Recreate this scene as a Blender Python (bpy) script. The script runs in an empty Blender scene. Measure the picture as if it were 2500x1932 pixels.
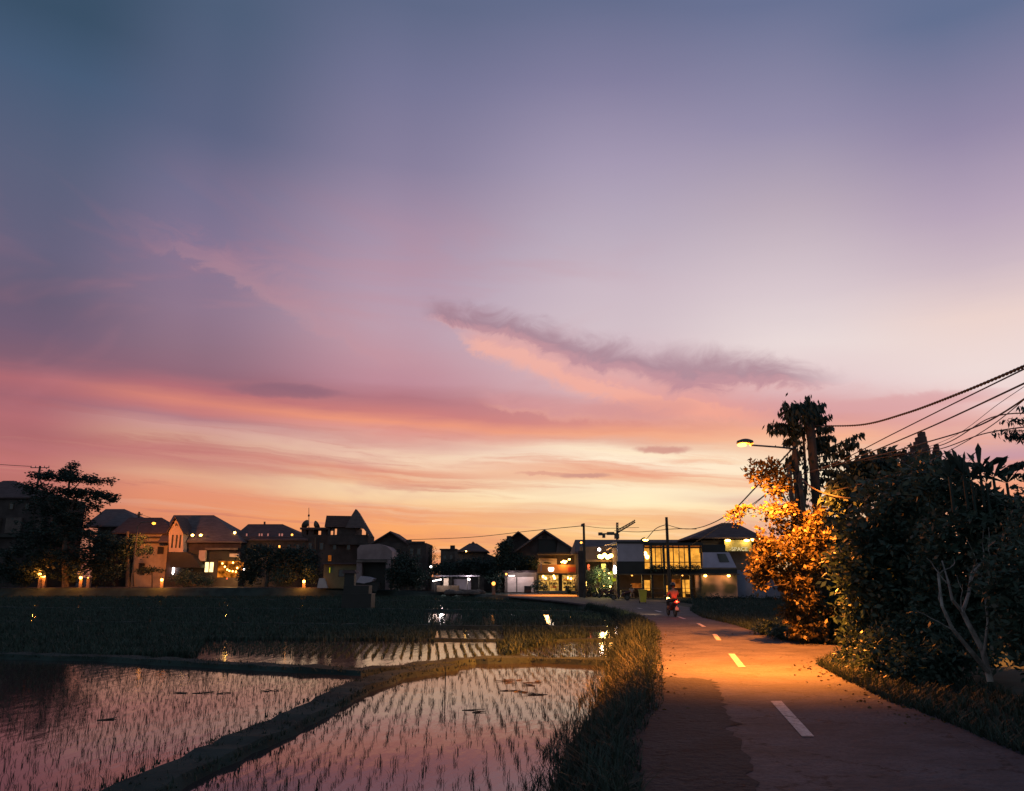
import bpy, math, random
import numpy as np
from mathutils import Vector
random.seed(7); np.random.seed(7)
S = bpy.context.scene
COL = S.collection
# ------------------------------------------------------------------ camera
F = 1900.0; CH = 2.1; PITCH = math.radians(13.095)
cam = bpy.data.cameras.new('camera'); co = bpy.data.objects.new('camera', cam); COL.objects.link(co)
cam.sensor_width = 36; cam.lens = 36*F/2500; cam.clip_end = 3000; cam.clip_start = 0.1
co.location = (0, 0, CH); co.rotation_euler = (math.pi/2+PITCH, 0, 0); S.camera = co
S.view_settings.view_transform = 'Standard'; S.view_settings.look = 'None'
S.view_settings.gamma = 1; S.view_settings.exposure = 0
cp, sp = math.cos(PITCH), math.sin(PITCH)
def ray(x, y):
    a = (x-1250)/F; b = (966-y)/F
    return Vector((a, cp-b*sp, sp+b*cp))
def W(x, y, Y):                       # photo point seen at distance Y
    d = ray(x, y); t = Y/d.y
    return Vector((d.x*t, Y, CH+d.z*t))
def G(x, y, z=0.0):                   # photo point on level z
    d = ray(x, y); t = (z-CH)/d.z
    return Vector((d.x*t, d.y*t, z))
def azel(x, y):
    d = ray(x, y).normalized()
    return math.degrees(math.atan2(d.x, d.y)), math.degrees(math.asin(d.z))
def lin(c):
    c = [v/255 for v in c[:3]]
    return tuple(v/12.92 if v <= .04045 else ((v+.055)/1.055)**2.4 for v in c)+(1,)

# ------------------------------------------------------------------ sky (world)
w = bpy.data.worlds.new('World'); S.world = w; w.use_nodes = True
nt = w.node_tree; nt.nodes.clear()
class NB:
    def __init__(s, nt): s.nt = nt
    def n(s, t, **k):
        o = s.nt.nodes.new(t)
        for a, b in k.items(): setattr(o, a, b)
        return o
    def put(s, sock, v):
        if isinstance(v, bpy.types.NodeSocket): s.nt.links.new(v, sock)
        elif v is not None: sock.default_value = v
    def m(s, op, a, b=None, c=None):
        o = s.n('ShaderNodeMath', operation=op); s.put(o.inputs[0], a)
        if b is not None: s.put(o.inputs[1], b)
        if c is not None: s.put(o.inputs[2], c)
        return o.outputs[0]
    def rng(s, v, a, b, c=0.0, d=1.0, smooth=True):
        o = s.n('ShaderNodeMapRange', interpolation_type='SMOOTHSTEP' if smooth else 'LINEAR')
        for i, q in enumerate((v, a, b, c, d)): s.put(o.inputs[i], q)
        return o.outputs[0]
    def mix(s, f, a, b, bt='MIX'):
        o = s.n('ShaderNodeMix', data_type='RGBA', blend_type=bt, clamp_factor=True)
        s.put(o.inputs[0], f); s.put(o.inputs[6], a); s.put(o.inputs[7], b)
        return o.outputs[2]
    def vec(s, x, y, z=0.0):
        o = s.n('ShaderNodeCombineXYZ'); s.put(o.inputs[0], x); s.put(o.inputs[1], y); s.put(o.inputs[2], z)
        return o.outputs[0]
    def noise(s, v, scale, detail=4, rough=.55, dist=0):
        o = s.n('ShaderNodeTexNoise'); s.put(o.inputs['Vector'], v); o.inputs['Scale'].default_value = scale
        o.inputs['Detail'].default_value = detail; o.inputs['Roughness'].default_value = rough; o.inputs['Distortion'].default_value = dist
        return o.outputs[0]
    def curve(s, v, pts):             # piecewise linear function through pts, any range
        xs = [p[0] for p in pts]; ys = [p[1] for p in pts]
        x0, x1, y0, y1 = xs[0], xs[-1], min(ys), max(ys)
        if y1-y0 < 1e-6: y1 = y0+1
        t = s.rng(v, x0, x1, smooth=False)
        o = s.n('ShaderNodeFloatCurve'); s.put(o.inputs['Value'], t)
        c = o.mapping.curves[0]
        P = [((a-x0)/(x1-x0), (b-y0)/(y1-y0)) for a, b in zip(xs, ys)]
        c.points[0].location = P[0]; c.points[1].location = P[-1]
        for q in P[1:-1]: c.points.new(*q)
        o.mapping.update()
        return s.m('MULTIPLY_ADD', o.outputs[0], y1-y0, y0)
    def ramp(s, v, stops):
        o = s.n('ShaderNodeValToRGB'); s.put(o.inputs[0], v); e = o.color_ramp.elements
        stops = sorted(stops)
        e[0].position, e[0].color = stops[0]; e[1].position, e[1].color = stops[-1]
        for p, c in stops[1:-1]:
            q = e.new(p); q.color = c
        return o.outputs[0]
K = NB(nt)
gen = K.n('ShaderNodeTexCoord').outputs['Generated']
sx = K.n('ShaderNodeSeparateXYZ'); K.put(sx.inputs[0], gen)
az = K.m('MULTIPLY', K.m('ARCTAN2', sx.outputs[0], sx.outputs[1]), 57.29578)
el = K.m('MULTIPLY', K.m('ARCSINE', sx.outputs[2]), 57.29578)
# the cloud decks lie along a line that sinks towards the right
LINE = [(60, 925), (460, 978), (960, 1040), (1510, 1066), (1960, 1090), (2440, 1100)]
LA = [azel(*p) for p in LINE]; ref = LA[2][1]
Bt = lambda a: float(np.interp(a, [p[0] for p in LA], [p[1]-ref for p in LA]))
tilt = K.curve(az, [(p[0], p[1]-ref) for p in LA])
n1 = K.noise(K.vec(K.m('MULTIPLY', az, .035), K.m('MULTIPLY', el, .16), 3.1), 1.6, 5, .55, .3)
n2 = K.noise(K.vec(K.m('MULTIPLY', az, .11), K.m('MULTIPLY', el, .9), 9.3), 1.3, 6, .6, .4)
wob = K.m('ADD', K.m('MULTIPLY_ADD', n1, 1.5, -.75), K.m('MULTIPLY_ADD', n2, 1.0, -.5))
low = K.rng(el, 24, 14)
e1 = K.m('ADD', K.m('SUBTRACT', el, tilt), K.m('MULTIPLY', wob, K.m('MULTIPLY_ADD', low, .5, .25)))
COLS = {
 60: [(0,(34,70,100)),(150,(48,80,116)),(400,(78,86,120)),(600,(92,86,120)),(720,(98,82,112)),(800,(110,84,112)),(870,(126,84,106)),(925,(172,92,102)),(975,(158,90,104)),(1020,(176,98,106)),(1070,(166,94,100)),(1120,(186,104,102)),(1250,(172,98,88)),(1400,(150,88,80))],
 460: [(0,(60,84,118)),(300,(78,88,126)),(450,(104,100,138)),(600,(128,106,142)),(750,(140,108,136)),(850,(140,100,122)),(905,(142,92,112)),(945,(176,94,104)),(978,(214,120,102)),(1003,(196,112,112)),(1022,(176,116,126)),(1045,(204,148,142)),(1075,(208,152,132)),(1103,(198,124,114)),(1128,(200,132,116)),(1160,(222,162,130)),(1195,(224,138,108)),(1250,(226,136,98)),(1400,(206,116,84))],
 960: [(0,(80,94,132)),(200,(106,106,146)),(400,(130,118,154)),(550,(160,136,166)),(700,(176,148,174)),(800,(186,148,168)),(860,(190,138,154)),(930,(188,126,142)),(975,(176,104,116)),(1010,(200,112,108)),(1040,(240,146,106)),(1060,(226,150,134)),(1085,(222,170,154)),(1112,(244,210,180)),(1136,(244,206,174)),(1150,(224,150,122)),(1172,(230,156,120)),(1190,(246,212,170)),(1222,(246,204,156)),(1246,(236,156,108)),(1290,(246,162,98)),(1400,(236,146,84))],
 1510: [(0,(86,98,138)),(200,(122,116,156)),(400,(160,144,176)),(550,(182,164,186)),(700,(202,178,192)),(790,(208,184,194)),(900,(214,180,188)),(960,(216,172,176)),(1000,(208,140,136)),(1035,(212,132,124)),(1062,(240,158,120)),(1082,(226,172,150)),(1100,(250,226,196)),(1132,(252,232,204)),(1148,(234,166,136)),(1166,(238,176,138)),(1186,(254,236,198)),(1226,(255,236,192)),(1248,(238,172,120)),(1285,(250,206,142)),(1400,(244,178,104))],
 1960: [(0,(90,102,144)),(300,(142,132,168)),(500,(184,164,182)),(700,(214,192,200)),(840,(232,212,210)),(930,(226,196,198)),(985,(214,160,162)),(1020,(212,144,140)),(1060,(246,172,132)),(1100,(244,196,160)),(1140,(250,226,194)),(1200,(252,232,194)),(1235,(214,158,146)),(1258,(250,214,164)),(1300,(216,150,140)),(1400,(246,186,116))],
 2440: [(0,(82,100,142)),(300,(140,126,164)),(500,(180,156,182)),(640,(204,178,190)),(770,(234,204,196)),(900,(236,214,210)),(980,(236,206,204)),(1030,(232,176,160)),(1070,(220,166,160)),(1120,(196,146,160)),(1170,(232,148,118)),(1240,(244,160,116)),(1400,(230,140,96))],
}
E0, E1 = -8.0, 46.0
xs = sorted(COLS); sky = None; paz = None
for x in xs:
    a0 = azel(x, 900)[0]
    st = []
    for y, c in COLS[x]:
        a, e = azel(x, y); st.append((min(1, max(0, (e-Bt(a)-E0)/(E1-E0))), lin(c)))
    r = K.ramp(K.rng(e1, E0, E1, smooth=False), st)
    sky = r if sky is None else K.mix(K.rng(az, paz, a0), sky, r)
    paz = a0
# fine streaks in the low sky
n3 = K.noise(K.vec(K.m('MULTIPLY', az, .06), K.m('MULTIPLY', e1, 1.1), 1.7), 1.0, 6, .62, .6)
stk = K.m('MULTIPLY', K.m('MULTIPLY', K.rng(n3, .5, .72), K.rng(el, 13, 8)), .6)
sky = K.mix(stk, sky, K.mix(K.rng(az, -30, 20), lin((176, 92, 96)), lin((236, 152, 116))))
n5 = K.noise(K.vec(K.m('MULTIPLY', az, .045), K.m('MULTIPLY', e1, 1.5), 21.7), 1.0, 6, .6, .5)
sky = K.mix(K.m('MULTIPLY', K.m('MULTIPLY', K.rng(n5, .5, .7), K.rng(el, 10.5, 7)), .4), sky, K.mix(K.rng(az, -32, 4), lin((214, 150, 128)), lin((255, 232, 190))))
n4 = K.noise(K.vec(K.m('MULTIPLY', az, .04), K.m('MULTIPLY', el, .13), 5.7), 1.0, 4, .6, .8)
sky = K.mix(K.m('MULTIPLY', K.m('MULTIPLY', K.rng(n4, .48, .7), K.rng(el, 30, 20)), K.m('MULTIPLY', K.rng(az, 16, -2), .28)), sky, lin((196, 112, 122)))
# the big cloud
wx = K.m('MULTIPLY_ADD', K.noise(K.vec(az, el, 2.), .22, 6, .62, .5), 2.0, -1.0)
wy = K.m('MULTIPLY_ADD', K.noise(K.vec(K.m('MULTIPLY', az, .6), el, 7.), .5, 6, .65, .8), 2.2, -1.1)
caz = K.m('ADD', az, K.m('MULTIPLY', wx, 1.5))
def streak(SP, stops, k, wa, fade=40, wsc=1.7):
    """a cloud streak along a spine: (x, y, half height up, half height down)"""
    global sky
    cl = lambda i: [(azel(x, 900)[0], (azel(x, y)[1] if i == 0 else (u if i == 1 else d)/33.0)) for x, y, u, d in SP]
    ce = K.m('ADD', el, K.m('MULTIPLY', wy, wsc))
    dy = K.m('SUBTRACT', ce, K.curve(caz, cl(0))); su = K.m('DIVIDE', dy, K.curve(caz, cl(1))); sd = K.m('DIVIDE', K.m('MULTIPLY', dy, -1), K.curve(caz, cl(2)))
    a0, a1 = azel(SP[0][0], 900)[0], azel(SP[-1][0], 900)[0]
    dn = K.m('MULTIPLY', K.m('MULTIPLY', K.rng(su, 1.3, wa), K.rng(sd, 1.15, .5)), K.m('MULTIPLY', K.rng(az, a0, a0+fade/33.), K.rng(az, a1, a1-fade*2.5/33.)))
    c = lin(stops[0][1])
    for (p, q), (p2, q2) in zip(stops, stops[1:]): c = K.mix(K.rng(sd, p, p2), c, lin(q2))
    sky = K.mix(K.m('MULTIPLY', dn, k), sky, c)
# long faint pink streaks, the veil under the cloud, then the big cloud
streak([(180, 500, 8, 8), (450, 600, 34, 40), (640, 680, 60, 60), (850, 790, 60, 60), (1000, 860, 60, 60), (1180, 930, 50, 40), (1300, 960, 10, 10)], [(0, (196, 122, 134)), (1, (204, 132, 138))], .36, -.4, 330, 2.2)
streak([(1150, 960, 20, 20), (1400, 1000, 34, 30), (1700, 985, 60, 60), (1900, 1000, 60, 60), (2300, 1020, 60, 60), (2600, 1040, 60, 60)], [(0, (216, 148, 150)), (1, (236, 164, 142))], .5, .0, 90, 1.0)
streak([(1090, 800, 10, 10), (1150, 822, 26, 40), (1260, 850, 30, 62), (1380, 888, 30, 66), (1500, 930, 34, 56), (1620, 960, 34, 60), (1760, 985, 34, 50), (1960, 1000, 20, 20)], [(0, (226, 148, 140)), (.3, (244, 158, 132))], .78, -.1, 90, 1.3)
streak([(1010, 742, 16, 10), (1060, 764, 40, 22), (1130, 780, 44, 26), (1230, 800, 44, 36), (1330, 826, 44, 42), (1450, 862, 48, 46), (1560, 884, 48, 52), (1680, 900, 60, 66), (1800, 906, 54, 56), (1920, 912, 40, 40), (2020, 924, 26, 26), (2110, 935, 12, 12)], [(0, (158, 108, 128)), (.5, (184, 120, 134)), (1, (218, 142, 136))], .8, -.25, 80, 1.3)
# small dark lenses
for (x, y, rx, ry, c, k) in [(1612, 1098, 62, 9, (206, 142, 128), .9), (1425, 1162, 66, 6, (202, 142, 128), .9), (1330, 1158, 60, 4, (216, 150, 130), .7), (700, 955, 130, 16, (132, 86, 108), .6), (2200, 985, 200, 18, (216, 156, 158), .7), (1560, 1000, 130, 26, (212, 140, 136), .5)]:
    a, e = azel(x, y)
    q = K.m('ADD', K.m('POWER', K.m('DIVIDE', K.m('SUBTRACT', caz, a), rx/33.), 2), K.m('POWER', K.m('DIVIDE', K.m('SUBTRACT', K.m('MULTIPLY_ADD', wy, .35, el), e), ry/33.), 2))
    sky = K.mix(K.m('MULTIPLY', K.rng(q, 1.6, .2), k), sky, lin(c))
# the rest of the dome: blue behind the camera, brightened as unseen fill, dark below
back = K.mix(K.rng(el, 5, 60), lin((148, 160, 170)), lin((98, 120, 144)))
sky = K.mix(K.rng(K.m('ABSOLUTE', az), 42, 95), sky, back)
sky = K.mix(K.rng(el, 42, 70), sky, lin((66, 84, 124)))
sky = K.mix(K.rng(el, 0, -6), sky, lin((50, 44, 48)))
hs = K.n('ShaderNodeHueSaturation'); K.put(hs.inputs['Saturation'], K.m('MULTIPLY_ADD', K.rng(el, 8, 20), -.16, .98)); K.put(hs.inputs['Color'], sky); sky = hs.outputs[0]
nis = K.n('ShaderNodeTexSky', sky_type='NISHITA', sun_disc=False, sun_elevation=math.radians(-2), sun_rotation=math.radians(8))
bg1 = K.n('ShaderNodeBackground'); K.put(bg1.inputs[0], sky); bg1.inputs[1].default_value = 1.0
bg2 = K.n('ShaderNodeBackground'); K.put(bg2.inputs[0], nis.outputs[0]); bg2.inputs[1].default_value = 0.06
ad = K.n('ShaderNodeAddShader'); nt.links.new(bg1.outputs[0], ad.inputs[0]); nt.links.new(bg2.outputs[0], ad.inputs[1])
nt.links.new(ad.outputs[0], K.n('ShaderNodeOutputWorld').inputs[0])
w.cycles.sampling_method = 'MANUAL'; w.cycles.sample_map_resolution = 1024
S.cycles.max_bounces = 6; S.cycles.diffuse_bounces = 3; S.cycles.glossy_bounces = 3; S.cycles.transmission_bounces = 3
S.cycles.sample_clamp_indirect = 4; S.cycles.caustics_reflective = False; S.cycles.caustics_refractive = False

# ------------------------------------------------------------------ mesh helpers
class MB:
    def __init__(s): s.v = []; s.f = []
    def add(s, vs, fs):
        b = len(s.v); s.v += [tuple(q) for q in vs]; s.f += [tuple(b+i for i in f) for f in fs]; return s
    def box(s, x0, x1, y0, y1, z0, z1):
        vs = [(x, y, z) for z in (z0, z1) for y in (y0, y1) for x in (x0, x1)]
        return s.add(vs, [(0, 2, 3, 1), (4, 5, 7, 6), (0, 1, 5, 4), (2, 6, 7, 3), (0, 4, 6, 2), (1, 3, 7, 5)])
    def pbox(s, x0, x1, yt, yb, Y, dep):          # box whose front face is the photo rectangle at distance Y
        a = W((x0), yb, Y); b = W(x1, yb, Y); t = W((x0+x1)/2, yt, Y)
        return s.box(a.x, b.x, Y, Y+dep, a.z, t.z)
    def prism(s, pts, Y, dep):                    # photo outline at distance Y with real depth
        P = [W(x, y, Y) for x, y in pts]; n = len(P)
        vs = [tuple(p) for p in P]+[(p.x, p.y+dep, p.z) for p in P]
        return s.add(vs, [tuple(range(n)), tuple(range(2*n-1, n-1, -1))]+[(i, i+n, (i+1) % n+n, (i+1) % n) for i in range(n)])
    def tube(s, pts, r, n=6, r1=None, cap=True):
        P = [Vector(p) for p in pts]; m = len(P); r1 = r if r1 is None else r1; vs = []; fs = []
        for i, p in enumerate(P):
            d = (P[min(i+1, m-1)]-P[max(i-1, 0)]).normalized()
            u = d.cross(Vector((0, 0, 1)) if abs(d.z) < .9 else Vector((1, 0, 0))).normalized(); v = d.cross(u)
            q = r+(r1-r)*i/max(1, m-1)
            for k in range(n):
                a = 2*math.pi*k/n; vs.append(p+u*(q*math.cos(a))+v*(q*math.sin(a)))
        for i in range(m-1):
            for k in range(n):
                fs.append((i*n+k, i*n+(k+1) % n, (i+1)*n+(k+1) % n, (i+1)*n+k))
        if cap: fs += [tuple(range(n-1, -1, -1)), tuple(range((m-1)*n, m*n))]
        return s.add(vs, fs)
    def ell(s, c, rx, ry, rz, n=10, m=7):
        vs = [(c[0], c[1], c[2]-rz)]; fs = []
        for i in range(1, m):
            t = math.pi*i/m-math.pi/2
            for k in range(n):
                a = 2*math.pi*k/n; vs.append((c[0]+rx*math.cos(t)*math.cos(a), c[1]+ry*math.cos(t)*math.sin(a), c[2]+rz*math.sin(t)))
        vs.append((c[0], c[1], c[2]+rz)); L = len(vs)-1
        for k in range(n):
            fs.append((0, 1+(k+1) % n, 1+k)); fs.append((L, L-n+k, L-n+(k+1) % n))
            for i in range(m-2): a = 1+i*n; fs.append((a+k, a+(k+1) % n, a+n+(k+1) % n, a+n+k))
        return s.add(vs, fs)
    def hip(s, x0, x1, ye, r0, r1, yr, Y, dep, th=.18, oh=.5):   # eave line and ridge from the photo
        a = W(x0, ye, Y-oh); b = W(x1, ye, Y-oh); c = W(r0, yr, Y+dep/2); d = W(r1, yr, Y+dep/2); y0, y1 = Y-oh, Y+dep+oh
        e = [(a.x, y0, a.z), (b.x, y0, a.z), (b.x, y1, a.z), (a.x, y1, a.z)]
        lo = [(p[0], p[1], p[2]-th) for p in e]
        vs = e+[(c.x, c.y, c.z), (d.x, d.y, c.z)]+lo
        return s.add(vs, [(0, 1, 5, 4), (1, 2, 5), (2, 3, 4, 5), (3, 0, 4), (9, 8, 7, 6), (0, 6, 7, 1), (1, 7, 8, 2), (2, 8, 9, 3), (3, 9, 6, 0)])
    def gable(s, xl, yl, xp, yp, xr, yr, Y, dep, th=.2, oh=.4):    # two slabs, ridge running away
        for (xa, ya) in ((xl, yl), (xr, yr)):
            a = W(xa, ya, Y); p = W(xp, yp, Y)
            q = [(a.x, a.z), (p.x, p.z), (p.x, p.z-th), (a.x, a.z-th)]
            vs = [(x, Y-oh, z) for x, z in q]+[(x, Y+dep, z) for x, z in q]
            s.add(vs, [(0, 1, 2, 3), (7, 6, 5, 4)]+[(i, i+4, (i+1) % 4+4, (i+1) % 4) for i in range(4)])
        return s
    def build(s, name, mt, parent=None, smooth=False, kind=None):
        me = bpy.data.meshes.new(name)
        off = Vector(parent_loc(parent)) if parent else Vector((0, 0, 0))
        me.from_pydata([(a-off.x, b-off.y, c-off.z) for a, b, c in s.v], [], s.f); me.update()
        if smooth: me.polygons.foreach_set('use_smooth', [True]*len(me.polygons))
        return link(name, me, mt, parent, kind)
def parent_loc(o):
    v = Vector((0, 0, 0))
    while o is not None: v += o.location; o = o.parent
    return v
def link(name, me, mt, parent=None, kind=None):
    o = bpy.data.objects.new(name, me); COL.objects.link(o)
    if mt: me.materials.append(mt)
    if parent: o.parent = parent
    if kind: o['kind'] = kind
    return o
def tag(o, label, cat, group=None, kind=None):
    o['label'] = label; o['category'] = cat
    if group: o['group'] = group
    if kind: o['kind'] = kind
    return o
def T(name, label, cat, loc, group=None):
    o = bpy.data.objects.new(name, None); COL.objects.link(o); o.location = loc; o.empty_display_size = .3
    return tag(o, label, cat, group)
def copy_tree(o, parent=None, loc=None, rz=None):
    c = o.copy(); COL.objects.link(c)
    if parent: c.parent = parent
    if loc is not None: c.location = loc
    if rz is not None: c.rotation_euler.z = rz
    for ch in list(o.children): copy_tree(ch, c)
    return c
def fast_mesh(name, V, Fq, mt, parent=None, kind=None):   # numpy quads
    me = bpy.data.meshes.new(name)
    if parent is not None: V = V-np.array(parent_loc(parent))[None]
    n, m = len(V), len(Fq); me.vertices.add(n); me.vertices.foreach_set('co', V.astype(np.float32).ravel())
    me.loops.add(4*m); me.loops.foreach_set('vertex_index', Fq.astype(np.int32).ravel())
    me.polygons.add(m); me.polygons.foreach_set('loop_start', np.arange(0, 4*m, 4, dtype=np.int32))
    me.update(calc_edges=True); me.validate()
    return link(name, me, mt, parent, kind)

# ------------------------------------------------------------------ materials
def mat(name, c, rough=.7, var=.35, scale=1.5, bump=0., spec=.3, island=0., metal=0., c2=None, trans=0., detail=4, stretch=None, speck=0.):
    m = bpy.data.materials.new(name); m.use_nodes = True; t = m.node_tree; t.nodes.clear(); N = NB(t)
    p = N.n('ShaderNodeBsdfPrincipled'); out = N.n('ShaderNodeOutputMaterial')
    c = tuple(c)+(1,); c2 = tuple(c2)+(1,) if c2 else tuple(v*(1-var) for v in c[:3])+(1,)
    tc = N.n('ShaderNodeTexCoord').outputs['Object']
    if stretch:
        mp = N.n('ShaderNodeMapping'); mp.inputs['Scale'].default_value = stretch; t.links.new(tc, mp.inputs[0]); tc = mp.outputs[0]
    ns = N.noise(tc, scale, detail, .6)
    col = N.mix(N.rng(ns, .35, .65), c, c2)
    if speck:
        s1 = N.noise(tc, 16, 3, .8); s2 = N.noise(tc, 7, 5, .7)
        col = N.mix(N.m('MULTIPLY', N.rng(s1, .46, .62), speck), col, tuple(v*.45 for v in c[:3])+(1,))
        col = N.mix(N.m('MULTIPLY', N.rng(s2, .52, .7), .4), col, tuple(v*.5 for v in c[:3])+(1,))
        vo = N.n('ShaderNodeTexVoronoi', feature='DISTANCE_TO_EDGE'); vo.inputs['Scale'].default_value = .55
        wv = N.n('ShaderNodeVectorMath', operation='ADD'); t.links.new(tc, wv.inputs[0]); N.put(wv.inputs[1], N.vec(N.noise(tc, 1.6, 5, .7), N.noise(tc, 1.9, 5, .7))); t.links.new(wv.outputs[0], vo.inputs['Vector'])
        col = N.mix(N.m('MULTIPLY', N.rng(vo.outputs[0], .022, .006), N.rng(s2, .42, .55)), col, tuple(v*.25 for v in c[:3])+(1,))
    if island:
        gi = N.n('ShaderNodeNewGeometry').outputs['Random Per Island']
        col = N.mix(N.m('MULTIPLY', gi, island), col, tuple(v*.35 for v in c[:3])+(1,))
    N.put(p.inputs['Base Color'], col); p.inputs['Roughness'].default_value = rough
    p.inputs['Specular IOR Level'].default_value = spec; p.inputs['Metallic'].default_value = metal
    if bump:
        b = N.n('ShaderNodeBump'); b.inputs['Strength'].default_value = bump; b.inputs['Distance'].default_value = .05
        N.put(b.inputs['Height'], N.noise(tc, scale*6, 5, .6)); t.links.new(b.outputs[0], p.inputs['Normal'])
    if trans:
        tr = N.n('ShaderNodeBsdfTranslucent'); N.put(tr.inputs[0], col); mx = N.n('ShaderNodeMixShader'); mx.inputs[0].default_value = trans
        t.links.new(p.outputs[0], mx.inputs[1]); t.links.new(tr.outputs[0], mx.inputs[2]); t.links.new(mx.outputs[0], out.inputs[0])
    else: t.links.new(p.outputs[0], out.inputs[0])
    return m
def emit(name, c, s, var=0., scale=2.):
    m = bpy.data.materials.new(name); m.use_nodes = True; t = m.node_tree; t.nodes.clear(); N = NB(t)
    e = N.n('ShaderNodeEmission'); e.inputs[1].default_value = s; col = lin(c)
    if var:
        ns = N.noise(N.n('ShaderNodeTexCoord').outputs['Object'], scale, 3, .6)
        N.put(e.inputs[0], N.mix(N.rng(ns, .35, .65), col, tuple(v*(1-var) for v in col[:3])+(1,)))
    else: e.inputs[0].default_value = col
    t.links.new(e.outputs[0], N.n('ShaderNodeOutputMaterial').inputs[0]); return m
def point(name, loc, c, power, r=.1, parent=None, spot=None, blend=.5, rot=None, cut=None):
    l = bpy.data.lights.new(name, 'SPOT' if spot else 'POINT'); l.color = c; l.energy = power; l.shadow_soft_size = r
    if spot: l.spot_size = math.radians(spot); l.spot_blend = blend
    o = bpy.data.objects.new(name, l); COL.objects.link(o)
    o.location = Vector(loc)-(parent_loc(parent) if parent else Vector((0, 0, 0)))
    if parent: o.parent = parent
    if rot: o.rotation_euler = rot
    return o
M = {}
M['asphalt'] = mat('asphalt', (.074, .070, .088), .8, .45, .9, .8, .2, detail=10, speck=.75)
M['painted_shade'] = mat('shadow_toned_asphalt', (.030, .033, .041), .85, .4, 1.2, .8, .15, detail=10, speck=.75)  # asphalt darkened in colour to carry the left lane's shadow
M['paint'] = mat('road_paint', (.46, .41, .43), .7, .25, 7, .3, speck=.8)
M['soil'] = mat('wet_soil', (.027, .044, .042), .9, .4, .8, .4, .1)
M['dirt'] = mat('gravelly_dirt', (.12, .10, .095), .9, .5, 1.5, .5, .1)
M['grass'] = mat('grass_blades', (.040, .068, .054), .6, .3, .5, island=.8, trans=.25, spec=.2)
M['rice'] = mat('rice_leaves', (.040, .075, .062), .6, .3, .5, island=.6, trans=.25, spec=.2)
M['field'] = mat('rice_field_soil', (.035, .06, .045), .9, .4, .3, 0, .05)
M['leaf'] = mat('leaves', (.062, .112, .09), .5, .35, .6, island=.85, trans=.3, spec=.3)
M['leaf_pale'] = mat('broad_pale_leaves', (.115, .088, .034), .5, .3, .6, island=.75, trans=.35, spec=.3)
M['leaf_dark'] = mat('dark_leaves', (.035, .06, .055), .6, .35, .6, island=.7, trans=.15, spec=.15)
M['bark'] = mat('bark', (.10, .085, .075), .9, .4, 3, .4, .1)
M['palebark'] = mat('pale_bark', (.26, .24, .23), .85, .5, 4, .3, .15)
M['pole'] = mat('concrete_pole', (.04, .034, .032), .8, .3, 2, .1)
M['steel'] = mat('dark_steel', (.06, .055, .05), .5, .3, 2, .0, .4)
M['cable'] = mat('cable_rubber', (.035, .03, .03), .6, .2, 2)
M['roof'] = mat('dark_roof_tiles', (.085, .06, .065), .8, .3, 1.2, .3, .1, stretch=(1, 1, 6))
M['roof2'] = mat('grey_roof_tiles', (.11, .09, .10), .8, .3, 1.2, .3, .1, stretch=(1, 1, 6))
M['wall_dark'] = mat('dark_plaster', (.06, .05, .052), .85, .35, .7, .1, .1)
M['wall_mid'] = mat('weathered_plaster', (.13, .105, .10), .85, .4, .6, .1, .1)
M['wall_pale'] = mat('pale_plaster', (.45, .36, .35), .85, .25, .5, .1, .1)
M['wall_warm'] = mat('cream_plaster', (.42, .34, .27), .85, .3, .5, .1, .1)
M['wall_green'] = mat('mossy_plaster', (.15, .14, .085), .85, .3, .6, .1, .1)
M['wall_blue'] = mat('bluegrey_plaster', (.16, .17, .24), .85, .3, .5, .1, .1)
M['panel'] = mat('pale_sheet_metal', (.30, .27, .33), .6, .2, .5, .05, .3)
M['black'] = mat('black_steel', (.02, .021, .022), .6, .2, 1)
M['glass'] = mat('dark_glass', (.02, .02, .025), .1, .2, 1, spec=.5)
M['wood'] = mat('dark_wood', (.09, .06, .04), .7, .4, 2, .1)
M['orange'] = mat('orange_paint', (.62, .25, .06), .6, .15, .6)
M['red'] = mat('red_banner', (.65, .10, .04), .6, .15, .6)
M['brick'] = mat('temple_brick', (.10, .065, .06), .85, .4, 2, .3, .1)
M['wall_rosy'] = mat('rosy_plaster', (.24, .18, .19), .85, .3, .5, .1, .1); M['seedling'] = mat('seedling', (.05, .065, .05), .7, .3, .5, island=.6, spec=.1)  # rosy plaster is a darker tone than the pale walls
# still paddy water over mud
wm = bpy.data.materials.new('paddy_water'); wm.use_nodes = True; t = wm.node_tree; p = t.nodes['Principled BSDF']; N = NB(t)
p.inputs['Base Color'].default_value = (.022, .02, .022, 1); p.inputs['Roughness'].default_value = .07; p.inputs['IOR'].default_value = 1.6
tc = N.n('ShaderNodeTexCoord').outputs['Object']; mp = N.n('ShaderNodeMapping'); mp.inputs['Scale'].default_value = (1.4, .45, 1); t.links.new(tc, mp.inputs[0])
b = N.n('ShaderNodeBump'); b.inputs['Strength'].default_value = .08; b.inputs['Distance'].default_value = .05
N.put(b.inputs['Height'], N.noise(mp.outputs[0], 3, 3, .5)); t.links.new(b.outputs[0], p.inputs['Normal'])
M['water'] = wm
E = {}
E['sodium'] = emit('sodium_lamp', (255, 176, 84), 11)
E['bulb'] = emit('warm_bulb', (255, 190, 90), 18)
E['dimbulb'] = emit('dim_warm_bulb', (255, 160, 70), 4)
E['white'] = emit('white_lamp', (255, 236, 225), 14)
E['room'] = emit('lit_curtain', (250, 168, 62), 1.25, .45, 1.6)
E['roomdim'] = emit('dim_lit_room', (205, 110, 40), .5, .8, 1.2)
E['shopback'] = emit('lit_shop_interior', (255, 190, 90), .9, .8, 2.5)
E['greenlit'] = emit('green_lightbox', (190, 190, 30), .8, .3)
E['yellowlit'] = emit('yellow_lightbox', (255, 225, 100), 2.2)
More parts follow.
